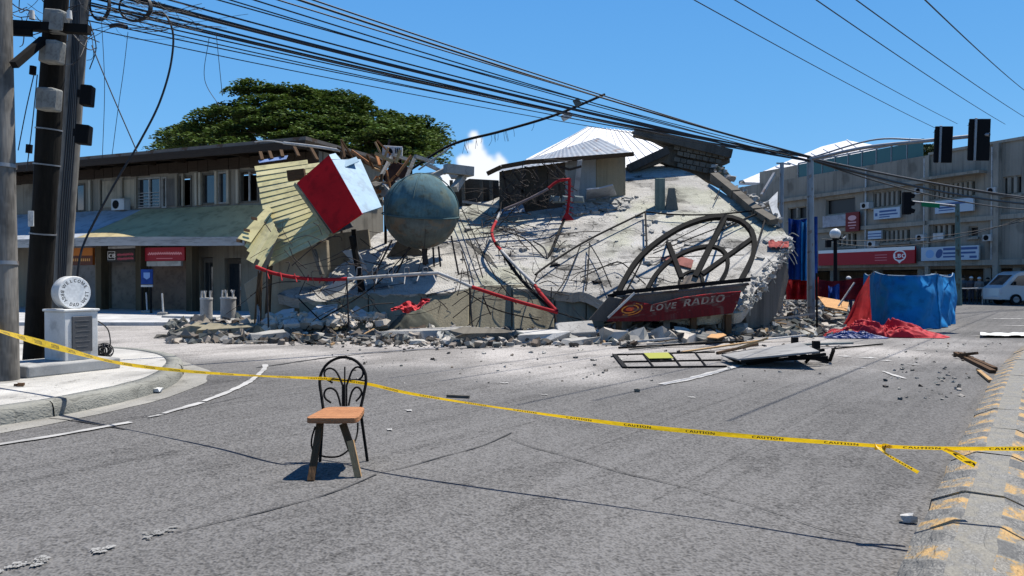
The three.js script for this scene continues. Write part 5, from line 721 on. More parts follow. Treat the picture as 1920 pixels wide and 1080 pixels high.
// ---------------------------------------------------------------- rubble along the street
{
  // raised kerb step of the fallen building, broken into slabs
  const steps = [[492, 606, 560, 606, 20.6, .42], [562, 607, 640, 607, 20.5, .42], [642, 606, 715, 610, 20.3, .38], [718, 611, 800, 613, 20.1, .34], [803, 614, 880, 618, 19.9, .3], [884, 619, 945, 625, 19.6, .24], [1190, 626, 1260, 626, 18.6, .2]];
  const lab = ['broken kerb step at the left end of the rubble', 'broken kerb step second from the left in the rubble', 'broken kerb step below the red and white mast joint', 'broken kerb step under the globe', 'broken kerb step in front of the dark tarpaulin', 'broken kerb step beside the flat pale slab', 'broken kerb step below the red signboard'];
  steps.forEach(([x0, y0, x1, y1, d, h], i) => { const a = at(x0, 600, d), b = at(x1, 600, d - .05); const P = []; const n = 9; for (let k = 0; k <= n; k++) P.push(V(lerp(a.x, b.x, k / n), h + rr(-.02, .02), a.z + rr(-.09, .12))); const g = gridGeo(n, 5, (u, v) => { const k = Math.round(u * n), p = P[k].clone(), j = Math.round(v * 5); if (j === 0) { p.y = 0; p.z += .12 + rr(-.05, .05); } else if (j === 1) { p.y *= .55; p.z += .05 + rr(-.06, .06); } else if (j === 2) p.z += .02; else if (j === 3) p.z -= .9; else { p.z -= .95; p.y = j === 4 ? p.y * .5 : 0; } return Object.assign(p, { u: p.x, v: p.y + p.z }); }); const ends = [0, n].map((k) => plateGeo([V(P[k].x, 0, P[k].z + .1), V(P[k].x, P[k].y, P[k].z), V(P[k].x, P[k].y, P[k].z - .9), V(P[k].x, 0, P[k].z - .95)], .02)); one('kerb_step', lab[i], 'kerb', 'broken kerb steps along the ruin', join([toCreasedNormals(g, .6), ...ends]), i % 2 ? mat(.3, .285, .26, T.concrete) : M.concrete); });
  // large separate slabs, each picked out
  const slabs = [
    [[[560, 600], [600, 568], [635, 562], [628, 596], [598, 604]], 20.0, .14, M.pale, 'white plaster slab leaning in the rubble under the red mast'],
    [[[488, 602], [530, 580], [552, 577], [550, 590], [505, 606]], 20.0, .16, M.pale, 'long pale slab at the left end of the rubble'],
    [[[650, 590], [668, 572], [700, 592], [690, 597]], 20.0, .1, M.pale, 'pointed white slab beside the dark tarpaulin'],
    [[[600, 545], [655, 512], [662, 518], [640, 545], [610, 556]], 20.2, .1, M.concreteLight, 'pale broken slab under the black void'],
    [[[640, 470], [668, 466], [690, 505], [676, 508]], 20.6, .08, M.steel, 'bent grey sheet hanging below the box sign'],
    [[[530, 600], [556, 595], [562, 606], [532, 608]], 19.7, .2, M.concreteLight, 'small pale block in front of the kerb steps'],
    [[[1040, 605], [1110, 600], [1118, 622], [1050, 626]], 19.4, .3, M.concrete, 'grey block at the foot of the slab left of the signboard'],
  ];
  for (const [l, d, th, m, label] of slabs) one('broken_slab', label, 'slab', 'broken slabs in the rubble', plateGeo(l.map(([x, y]) => at(x, y, d + (d < 20.1 ? (585 - y) * .028 : 0))), th, .015), m);
  const flat = (label, x, y, w, l, h, rx, ry, rz, m) => { const p = gnd(x, y), g = chunkGeo(w, h, l); place(g, p.x, 0, p.z, rx, ry, rz); g.computeBoundingBox(); g.translate(0, -g.boundingBox.min.y - .01, 0); one('broken_slab', label, 'slab', 'broken slabs in the rubble', g, m); };
  flat('flat pale slab lying at the front of the rubble', 1010, 640, 1.3, .8, .2, .04, .2, .03, M.concreteLight); flat('low grey slab right of the flat pale slab', 1085, 646, .8, .5, .13, 0, .7, .05, M.concrete); flat('dark broken slab at the middle of the rubble front', 900, 640, 1.4, .6, .22, .1, -.1, 0, M.concreteDark); flat('wide grey slab left of the middle of the rubble front', 800, 637, 1.7, .6, .2, .05, .1, .02, M.concrete); flat('grey slab with dark underside near the left rubble end', 440, 632, 1.8, .7, .22, .12, .1, .04, M.parapet); flat('mossy slab at the left rubble end', 390, 630, 1.5, .7, .2, .1, -.1, -.05, M.parapet); flat('square grey slab below the left rubble end', 505, 640, .9, .6, .2, .1, .5, 0, M.concrete);
  // loose rubble, too much to count
  const heap = (name, label, n, fn, mats) => { const g = []; for (let k = 0; k < n; k++) { const [p, s, h] = fn(); if (!p) continue; const c = chunkGeo(s, s * rr(.35, .8), s * rr(.6, 1.3)); place(c, p.x, h, p.z, rr(-.6, .6), rr(0, 6.3), rr(-.6, .6)); const v = Math.pow(rnd(), 1.9) * .95 + .16, w = rr(-.05, .05); tint(c, v + w, v, v - w * .6); g.push(c); } const o = one(name, label, 'rubble', null, join(g), mats, 'stuff'); return o; };
  const rub = mat(.46, .43, .38, T.dirty); rub.vertexColors = true;
  const S = () => Math.pow(rnd(), 3.3) * .46 + .032;
  heap('rubble', 'loose grey rubble spread along the front of the ruin', 3200, () => { const x = rr(440, 1200), q = rnd(), s = S() * .8, y = lerp(612, 652 - 8 * Math.abs((x - 860) / 420), q) + rr(-3, 3), p = gnd(x, y); return [p, s * (1 - .5 * q), Math.max(0, .34 * (1 - q) * fbm(x * .02, q * 4, 2, 4)) + s * .15]; }, rub);
  heap('rubble', 'broken stone heap beside the concrete drums at the left', 520, () => { const x = rr(318, 500), y = rr(608, 645) , s = S() * .75, p = gnd(x, y); return [p, s, s * .15 + .2 * fbm(x * .04, y * .05, 2, 9) * sstep(645, 615, y)]; }, rub);
  heap('rubble', 'grey rubble heap spilling below the fractured slab edge at the right', 2300, () => { const x = rr(1385, 1600), q = rnd(), s = S() * .62, y = lerp(562, 632, q) , p = gnd(x, y), e = Math.max(0, 1 - Math.abs(x - 1440) / 110); return [p, s, s * .2 + .4 * e * (1 - q) * rnd() ]; }, rub);
  heap('rubble', 'dark packed debris under the red signboard', 700, () => { const x = rr(1100, 1400), y = rr(612, 642), s = S(), p = gnd(x, y); return [p, s, s * .2 + .4 * rnd() * sstep(640, 612, y)]; }, rub);
  heap('rubble', 'crumbs of rubble scattered out over the road', 200, () => { const x = rr(620, 1600), q = Math.pow(rnd(), 1.8), y = lerp(648, 720, q), s = rr(.015, .075) * (1 - q * .6), p = gnd(x, y); return [p, s, s * .2]; }, rub);
  heap('rubble', 'crumbs of rubble lying along the median kerb at the right', 130, () => { const x = rr(1660, 1890), y = rr(640, 750), s = rr(.012, .05), p = gnd(x, y); if (x > 1560 + (1000 - y) * .95) return [null]; return [p, s, s * .2]; }, rub);
  heap('rubble', 'white plaster fragments heaped under the leaning mast', 260, () => { const x = rr(500, 720), y = rr(588, 610), s = S() * .55, p = at(x, y, 19.3 + (612 - y) * .03); return [p, s, Math.max(.05, p.y)]; }, mat(.52, .47, .4, T.dirty));
  { const st = []; for (let k = 0; k < 230; k++) { const x = rr(450, 1600), y = x > 1380 ? rr(575, 640) : rr(610, 648), p = gnd(x, y), a = rr(0, 6.28), e = rr(.15, .9), c = pick([[.3, .2, .11], [.12, .08, .05], [.4, .37, .33], [.05, .05, .05], [.45, .3, .16]]), h = rr(.04, .3) * sstep(650, 612, y) + .03; st.push(tint(barGeo(V(p.x, h, p.z), V(p.x + Math.cos(a) * e, Math.max(.02, h + rr(-.15, .2)), p.z + Math.sin(a) * e), rr(.02, .09), rr(.012, .04)), ...c)); } const m = mat(1.1, 1.1, 1.1, T.wood); m.vertexColors = true; one('splinters', 'splintered laths and strips mixed through the rubble', 'splinters', null, join(st), m, 'stuff'); }
  // dark tarpaulin with a red rag
  const cx = at(800, 590, 19.8), tarp = gridGeo(40, 26, (u, v) => { const x = lerp(720, 840, u), k = Math.sin(u * Math.PI) ** .6, p = at(x, 600, lerp(20.5, 19.6, v)); const h = (.62 * k * Math.sin(Math.min(1, (1 - v) * 1.6) * 1.57) + .16 * (fbm(u * 7, v * 5, 3, 6) - .5) * k); p.y = Math.max(.03, h + .05); return Object.assign(p, { u: u * 3, v: v * 2 }); });
  one('dark_tarpaulin', 'olive grey tarpaulin bundled at the foot of the ruin', 'tarpaulin', null, tarp, mat(.11, .11, .085, T.dirty));
  const rag = gridGeo(36, 10, (u, v) => { const x = lerp(733, 806, u), y = lerp(580, 566, u) + 10 * (vnoise(u * 6, 9, 3) - .5) + (v - .35) * 20 * (.25 + 1.1 * vnoise(u * 9, 2, 5)) * Math.sin(.25 + u * 2.7), p = at(x, y, 19.35 - v * .25 + (fbm(u * 11, v * 4, 3, 8) - .5) * .6); return Object.assign(p, { u: u * 2, v }); });
  one('red_rag', 'torn red and white cloth caught on the dark tarpaulin', 'cloth', null, rag, mat(.6, .06, .07, T.dirty));
  const rg = gridGeo(20, 8, (u, v) => { const p = dk(lerp(1440, 1478, u), lerp(458, 470, v) + u * 2, .06 + .14 * fbm(u * 8, v * 6, 3, 3)); return Object.assign(p, { u, v }); }); one('red_rag', 'faded red cloth crumpled at the right corner of the slab', 'cloth', null, rg, mat(.4, .09, .08, T.dirty));
  one('red_scrap', 'dull red sheet lying on the slab behind the arches', 'sheet', null, plateGeo([dk(1238, 490, .1), dk(1262, 484, .15), dk(1300, 494, .1), dk(1296, 506, .06), dk(1270, 500, .08)], .03), mat(.3, .12, .1, T.dirty));
}
// two concrete cylinders with starter bars
for (const [x, y, w, h, label] of [[387, 600, 22, 43, 'short concrete cylinder with bent bars on the pale slab'], [428, 602, 28, 46, 'wider concrete cylinder with bent bars beside the stone heap']]) {
  const t = thing('concrete_cylinder', label, 'column', 'concrete cylinders before the shops'), b = gnd(x, y, .12), k = -b.z / F, r = w * k / 2, H0 = h * k; mesh('drum', cylGeo(V(b.x, .1, b.z), V(b.x, .1 + H0, b.z), r, r * .97, 22), M.concrete, t); mesh('rim', cylGeo(V(b.x, .1 + H0 - .06, b.z), V(b.x, .1 + H0 + .001, b.z), r * 1.05, r * 1.03, 22), M.concreteLight, t);
  for (let i = 0; i < 5; i++) { const a = i * 1.26 + .3, p = V(b.x + Math.cos(a) * r * .75, .1 + H0 - .02, b.z + Math.sin(a) * r * .75); tube('starter_bar', [p, p.clone().add(V(0, .12, 0)), p.clone().add(V(rr(-.08, .08), .26, rr(-.05, .05)))], .03, M.concreteLight, t, { rad: 6 }); } seat(t);
}
{ const p = [gnd(303, 603), gnd(412, 611), gnd(420, 603), gnd(330, 594)].map((q) => q.setY(.26)); one('pale_slab', 'pale concrete slab carrying the left concrete cylinder', 'slab', null, plateGeo([at(303, 600, 27.4), at(405, 604, 26.2), at(418, 600, 27.6), at(320, 597, 28.6)].map((q) => q.setY(.2)), .2, .02), M.concreteLight); }
// sheet metal, frames, planks and plywood on the road
{
  const Lg = (l, h) => l.map(([x, y]) => gnd(x, y, h));
  const t = thing('metal_grille', 'black steel window grille lying flat on the road with a yellow card', 'grille'), q = Lg([[1152, 665], [1340, 660], [1362, 687], [1172, 689]], .016), G = (u, v) => q[0].clone().lerp(q[1], u).lerp(q[3].clone().lerp(q[2], u), v);
  for (const v of [0, .6, 1]) bar('rail', G(0, v), G(1, v), v === 1 ? .05 : .025, .03, M.iron, t); for (const u of [0, .28, .55, .8]) bar('cross_bar', G(u, 0), G(u, 1), u ? .02 : .08, .03, M.iron, t); plate('yellow_card', [G(.28, .05), G(.52, .05), G(.53, .5), G(.29, .5)].map((p) => p.add(V(0, .03, 0))), .01, mat(.36, .37, .08), t); seat(t);
  const s = thing('fallen_sheet', 'grey metal sheet tipped on a stack of frames on the road', 'sheet'), d0 = gnd(1385, 678); plate('sheet', [gnd(1352, 662, .16), gnd(1500, 644, .3), gnd(1536, 655, .34), gnd(1384, 676, .12)], .03, mat(.3, .295, .285, T.dirty, { roughness: .8 }), s, .004);
  for (const [x0, y0, x1, y1, h0, h1] of [[1390, 678, 1545, 656, .1, .28], [1400, 682, 1548, 664, .03, .2], [1420, 676, 1552, 670, .03, .1], [1480, 668, 1556, 676, .14, .03], [1495, 662, 1552, 680, .2, .03], [1556, 676, 1563, 656, .03, .26], [1510, 680, 1528, 662, .02, .2], [1356, 664, 1386, 680, .1, .06]]) bar('frame_bar', gnd(x0, y0, h0), gnd(x1, y1, h1), .05, .05, M.iron, s); for (const [x, y, h] of [[1530, 668, .3], [1490, 655, .26], [1400, 672, .12]]) bar('support_block', gnd(x, y).setY(0), gnd(x, y).setY(h), .12, .12, M.iron, s); seat(s);
  const pl = (label, x0, y0, x1, y1, h0, h1, w, th, m, name = 'plank', cat = 'plank', grp = 'planks and strips on the road') => one(name, label, cat, grp, barGeo(gnd(x0, y0, h0).setY(h0), gnd(x1, y1, h1).setY(h1), w, th), m);
  pl('thin grey strip above the metal grille, longest one', 1160, 652, 1390, 640, .03, .1, .06, .04, M.iron); pl('pale strip left of the tipped metal sheet', 1280, 660, 1430, 638, .03, .12, .08, .03, M.woodPale); pl('pale strip slanting behind the tipped metal sheet', 1375, 655, 1440, 634, .04, .3, .09, .04, M.woodPale); pl('dark strip slanting behind the tipped metal sheet', 1345, 662, 1420, 645, .03, .1, .06, .05, M.woodDark); pl('grey green board right of the tipped metal sheet', 1505, 646, 1597, 643, .05, .08, .16, .04, mat(.2, .22, .21, T.dirty)); pl('thin dark rod reaching toward the red tarpaulin', 1560, 654, 1655, 645, .03, .03, .03, .03, M.iron); pl('long white strip lying on the right rubble heap', 1412, 604, 1540, 586, .2, .55, .1, .06, M.whitePipe); pl('thin pale strip at the foot of the ruin below the signboard', 1130, 645, 1290, 632, .04, .12, .08, .04, M.concreteLight); pl('grey strip in front of the plywood scraps', 1180, 655, 1330, 640, .03, .06, .05, .03, M.concreteDark); pl('white strip between the sheet and the red tarpaulin', 1400, 640, 1510, 628, .04, .15, .07, .03, M.whitePipe);
  pl('short dark strip on the road beside the chair', 838, 742, 880, 744, .02, .02, .04, .03, M.concreteDark);
  for (const [l, label] of [[[[1297, 614], [1330, 606], [1372, 603], [1378, 612], [1335, 620], [1305, 622]], 'broad plywood scrap below the signboard'], [[[1340, 606], [1342, 594], [1375, 602], [1372, 610]], 'bent plywood scrap leaning on the broad one'], [[[1375, 600], [1398, 598], [1404, 606], [1385, 612]], 'small curled plywood scrap at the right'], [[[1325, 632], [1345, 618], [1362, 628], [1345, 634]], 'pointed plywood scrap lying on the road']]) one('plywood_scrap', label, 'plywood', 'plywood scraps below the signboard', plateGeo(l.map(([x, y]) => { const p = gnd(x, Math.max(y, 590) + 16, 0); return at(x, y, -p.z + .2); }), .02, .003), M.plywood);
  one('plywood_sheet', 'orange plywood sheet leaning on the rubble behind the red tarpaulin', 'plywood', null, plateGeo([at(1533, 556, 26), at(1575, 562, 25.6), at(1585, 583, 24), at(1548, 574, 24.4)], .03, .004), M.plywood); one('plywood_sheet', 'small plywood piece right of the leaning orange sheet', 'plywood', null, plateGeo([at(1578, 565, 25), at(1592, 566, 25), at(1588, 584, 24.2), at(1578, 580, 24.2)], .03, .004), M.plywood);
  pl('dark timber lying at the median kerb', 1792, 662, 1862, 697, .03, .03, .085, .055, M.woodDark, 'timber', 'timber', 'timbers at the median kerb'); pl('thin dark timber lying across the thicker one', 1790, 667, 1832, 662, .05, .14, .08, .05, M.woodDark, 'timber', 'timber', 'timbers at the median kerb'); pl('pale splinter lying by the median kerb', 1835, 695, 1858, 714, .03, .03, .06, .03, M.woodPale, 'timber', 'timber', 'timbers at the median kerb'); pl('second dark timber beside the thicker one at the kerb', 1800, 663, 1866, 692, .04, .04, .07, .06, M.woodDark, 'timber', 'timber', 'timbers at the median kerb');
  const pa = gridGeo(20, 6, (u, v) => { const p = gnd(lerp(1838, 1935, u), lerp(628, 634, v)); p.y = .04 + .06 * fbm(u * 6, v * 3, 3, 5); return Object.assign(p, { u: u * 2, v }); }); one('white_sheet', 'crumpled white sheet on the ground at the right edge', 'sheet', null, pa, M.white);
  const rod = thing('thin_post', 'thin dark rod standing in the rubble before the tarpaulins', 'post'); tube('shaft', [gnd(1532, 622).setY(0), at(1531, 512, 21.6)], .03, M.iron, rod); mesh('foot', cylGeo(gnd(1532, 622).setY(0), gnd(1532, 622).setY(.05), .08, .06, 10), M.iron, rod); seat(rod);
}
// ---------------------------------------------------------------- tarpaulins
const tarpBlue = mat(.006, .2, .5, T.dirty, { roughness: .82 }), tarpBlueDeep = mat(.01, .06, .28, T.dirty, { roughness: .82 }), tarpRed = mat(.42, .008, .012, T.dirty, { roughness: .8 });
{
  const t = thing('blue_tarpaulin_screen', 'blue tarpaulin screen stretched round posts on the road at the right', 'tarpaulin');
  const plan = [[1622, 26.6], [1640, 24.2], [1676, 22.6], [1722, 22.3], [1762, 23.3], [1784, 25], [1778, 27.4], [1745, 28.8]], C = new THREE.CatmullRomCurve3(plan.map(([x, d]) => V((x - 960) / F * d, 0, -d)), false, 'centripetal'), posts = [0, .2, .47, .78, 1], L = C.getLength();
  const top = (u) => { let k = 0; while (k < posts.length - 2 && u > posts[k + 1]) k++; const f = (u - posts[k]) / (posts[k + 1] - posts[k]); return 1.72 - .1 * Math.sin(f * Math.PI) + .04 * Math.sin(u * 9); };
  const wall = (a, b, m, name, off = 0) => mesh(name, gridGeo(90, 26, (u0, v) => { const u = lerp(a, b, u0), p = C.getPointAt(u), tn = C.getTangentAt(u), n = V(tn.z, 0, -tn.x); let dm = 9; for (const q of posts) dm = Math.min(dm, Math.abs(u - q)); const fold = (Math.sin(u * 70 + v * 6 + 3 * fbm(u * 10, v * 2, 2, 3)) * .045 + .09 * Math.max(0, Math.sin(u * 26 + v * 2.2)) ** 4 * v + .07 * Math.max(0, Math.sin(u * 19 - v * 3 + 1)) ** 6 + (fbm(u * 22, v * 3, 3, 7) - .5) * .3) * (.35 + .65 * sstep(0, .1, dm)) + .1 * Math.exp(-dm * 40) - .05; p.addScaledVector(n, -fold - v * .05 - off); p.y = lerp(top(u), .01 + .02 * Math.sin(u * 40) ** 2, v); return Object.assign(p, { u: u * L, v: v * 1.8 }); }), m, t);
  wall(.0, .47, tarpBlue, 'blue_sheet'); wall(.465, 1, tarpBlue, 'blue_sheet', .015); for (const q of posts) { const p = C.getPointAt(q); tube('post', [V(p.x, 0, p.z), V(p.x, 1.76, p.z)], .025, M.woodPale, t); } const edge = []; for (let i = 0; i <= 40; i++) { const p = C.getPointAt(i / 40); p.y = top(i / 40) + .005; edge.push(p); } tube('top_rope', edge, .014, mat(.3, .42, .55), t, { seg: 80, rad: 5 }); seat(t);
  const r = thing('red_tarpaulin_flap', 'red tarpaulin flap hanging at the left end of the blue screen', 'tarpaulin'); mesh('flap', gridGeo(30, 24, (u, v) => { const top = at(lerp(1606, 1630, u), lerp(556, 516, u), lerp(22.6, 22.9, u)), bot = gnd(lerp(1572, 1634, u), lerp(619, 622, u)); const p = top.clone().lerp(bot, v); p.y = Math.max(.02, p.y - .08 * Math.sin(v * 3.14)); p.z += (Math.sin(u * 12 + v * 2) * .05 + (fbm(u * 6, v * 3, 3, 4) - .5) * .16) * v; return Object.assign(p, { u, v: v * 2 }); }), tarpRed, r); tube('pole', [gnd(1626, 614).setY(0), at(1630, 518, 23)], .02, M.woodPale, r); tube('leaning_stick', [at(1572, 574, 24.4), at(1602, 530, 24.6)], .03, M.concreteLight, r); seat(r);
  const heap = (name, label, cxp, cyp, wx, wz, h, m, sd, shape) => { const c = gnd(cxp, cyp), g = gridGeo(130, 80, (u, v) => { const x = (u - .5) * 2, z = (v - .5) * 2, e = Math.max(0, 1 - Math.pow(Math.abs(x), 2.2) - Math.pow(Math.abs(z), 2.2)), w = fbm(u * 4 + sd, v * 3, 2, sd), ridge = 1 - Math.abs(2 * vnoise(u * 6 + w * 3, v * 3.5 - w * 2, sd + 3) - 1) * 1.3, r2 = 1 - Math.abs(2 * vnoise(u * 16 + w * 9, v * 8 + w * 7, sd + 6) - 1) * 1.3; const p = V(c.x + x * wx * (1 + .12 * Math.sin(v * 9 + sd)), 0, c.z + z * wz + (shape ? shape(x) : 0)); p.y = .015 + h * Math.pow(e, .55) * (.36 + .46 * ridge + .42 * (r2 - .5)) * (1 - .6 * sstep(.1, .9, x)); return Object.assign(p, { u: u * 2.4, v: v * 1.6 }); }); return one(name, label, 'tarpaulin', null, g, m); };
  heap('red_tarpaulin', 'crumpled bright red tarpaulin heaped on the road before the blue screen', 1655, 631, 1.42, .5, .5, mat(.5, .008, .02, T.dirty, { roughness: .72, specularIntensity: .6 }), 3, (x) => x > 0 ? x * .3 : 0); heap('blue_tarpaulin', 'shiny dark blue tarpaulin edge under the red heap', 1603, 634, .75, .3, .2, mat(.012, .04, .18, T.dirty, { roughness: .5, specularIntensity: .6 }), 8);
  // hanging sheets by the steel pole, and the red barrier below
  const hang = (name, label, x0, x1, y0, y1, d, m, sd, n = 6) => one(name, label, 'tarpaulin', null, gridGeo(50, 20, (u, v) => { const p = at(lerp(x0, x1, u), lerp(y0 + 3 * Math.sin(u * 5), y1, v), d + .12 * Math.sin(u * n * 3 + sd + v) + (fbm(u * 6, v * 2, 2, sd) - .5) * .3); return Object.assign(p, { u: u * 2, v: v * 4 }); }), m);
  hang('hanging_blue_tarpaulin', 'tall dark blue tarpaulin hung between the two steel poles', 1478, 1533, 409, 524, 30, tarpBlueDeep, 4, 7); hang('hanging_blue_tarpaulin', 'brighter blue strip of tarpaulin in front of the dark one', 1502, 1516, 414, 526, 29.4, tarpBlue, 9, 4);
  hang('red_barrier', 'low red tarpaulin barrier under the hung blue sheet', 1474, 1535, 522, 562, 30.2, tarpRed, 2, 8); hang('red_barrier', 'dark red tarpaulin barrier between the steel pole and the screen', 1536, 1625, 524, 562, 31.5, mat(.2, .014, .02, T.dirty), 6, 6);
  hang('blue_barrier', 'small blue tarpaulin on the dark red barrier', 1553, 1574, 535, 563, 31, tarpBlueDeep, 11, 3);
}
// ---------------------------------------------------------------- poles, lamp and traffic lights at the right
{
  const t = thing('steel_pole', 'grey steel pole carrying the cables and the signal arm', 'pole'), b = at(1521, 560, 27).setY(0); mesh('shaft', cylGeo(b, V(hubR.x, hubR.y + .05, hubR.z), .14, .11, 16), M.steel, t); mesh('base_flange', cylGeo(b, b.clone().setY(.06), .26, .24, 16), M.steel, t);
  const e = at(1856, 252, 22.5); tube('signal_arm', [V(hubR.x, hubR.y - .04, hubR.z), at(1620, 277, 25.5), at(1727, 265, 24), e], .06, M.steel, t, { rad: 8 }); tube('upper_stay', [V(hubR.x, hubR.y + .02, hubR.z), at(1640, 262, 25.4), at(1727, 262, 24)], .03, M.steel, t); seat(t);
  const head = (label, x, y, w, h, d) => { const g = thing('traffic_light', label, 'traffic light', 'traffic lights on the signal arm'), k = d / F, c = at(x, y, d); boxPart('backplate', c, w * k, h * k, .05, M.black, g, -.03, -.15, .015); boxPart('housing', c.clone().add(V(0, 0, -.14)), w * k * .7, h * k * .92, .2, M.black, g, -.03, -.15, .03); boxPart('clamp', c.clone().add(V(-w * k * .25, 0, .05)), .06, h * k * 1.02, .06, M.steel, g, -.03, -.15, .01); for (let i = -1; i <= 1; i++) { const v = new THREE.CylinderGeometry(w * k * .3, w * k * .3, .16, 14, 1, true, 0, 4); v.rotateX(Math.PI / 2); v.translate(c.x, c.y + i * h * k * .3, c.z - .32); mesh('visor', v, M.black, g); } seat(g); };
  head('traffic light at the inner position on the signal arm', 1769, 271, 31, 68, 23.3); head('traffic light at the outer end of the signal arm', 1836, 262, 37, 78, 22.6);
  const p = thing('steel_pole', 'slimmer grey pole behind the ruin with a slanted stay', 'pole'), b2 = at(1464, 556, 32).setY(0); mesh('shaft', cylGeo(b2, at(1466, 305, 32), .1, .085, 14), M.steel, p); bar('stay', at(1452, 325, 31.8), at(1428, 366, 31), .1, .1, M.steel, p); bar('cross_bar', at(1456, 306, 32), at(1482, 308, 32), .06, .06, M.steel, p); seat(p);
  const s = thing('signal_post', 'green grey signal post with an arm and a side on traffic light', 'traffic light'), d = 44, sb = at(1798, 570, d).setY(0); mesh('shaft', cylGeo(sb, at(1795, 382, d), .17, .12, 14), mat(.13, .19, .17, T.metal), s); tube('arm', [at(1796, 387, d), at(1770, 384, d), at(1706, 378, d)], .07, M.steel, s, { rad: 8 }); plate('street_name_plate', ppx([[1728, 379], [1762, 382], [1762, 390], [1728, 387]], d - .1), .03, mat(.02, .2, .08), s);
  const hc = at(1700, 381, d), k = d / F; boxPart('signal_housing', hc, 14 * k, 42 * k, .3, M.black, s, 0, 0, .04); for (let i = -1; i <= 1; i++) { const c = hc.clone().add(V(9 * k, i * 14 * k, 0)); boxPart('visor', c, 9 * k, 7 * k, .3, M.black, s, -.35, 0, .02); } seat(s);
  const l = thing('globe_lamp', 'black lamp post with two arms and a white globe', 'street lamp'), lb = at(1567, 560, 36).setY(0), lt = at(1566, 447, 36), gr = 10 / F * 36; mesh('post', cylGeo(lb, lt, .11, .08, 12), M.black, l); const gs = new THREE.SphereGeometry(gr, 24, 16); gs.translate(lt.x, lt.y + gr * .85, lt.z); mesh('globe', gs, mat(.75, .75, .72, null, { roughness: .3 }), l); mesh('collar', cylGeo(lt.clone().add(V(0, -.06, 0)), lt.clone().add(V(0, .04, 0)), .13, .16, 14), M.black, l); bar('arm', at(1553, 452, 36), at(1581, 447, 36), .06, .06, M.black, l); boxPart('small_lantern', at(1553, 457, 36), .22, .35, .22, M.black, l); tube('finial', [at(1579, 448, 36), at(1583, 446, 36), at(1586, 443, 36)], .04, M.whitePaint, l); seat(l);
}
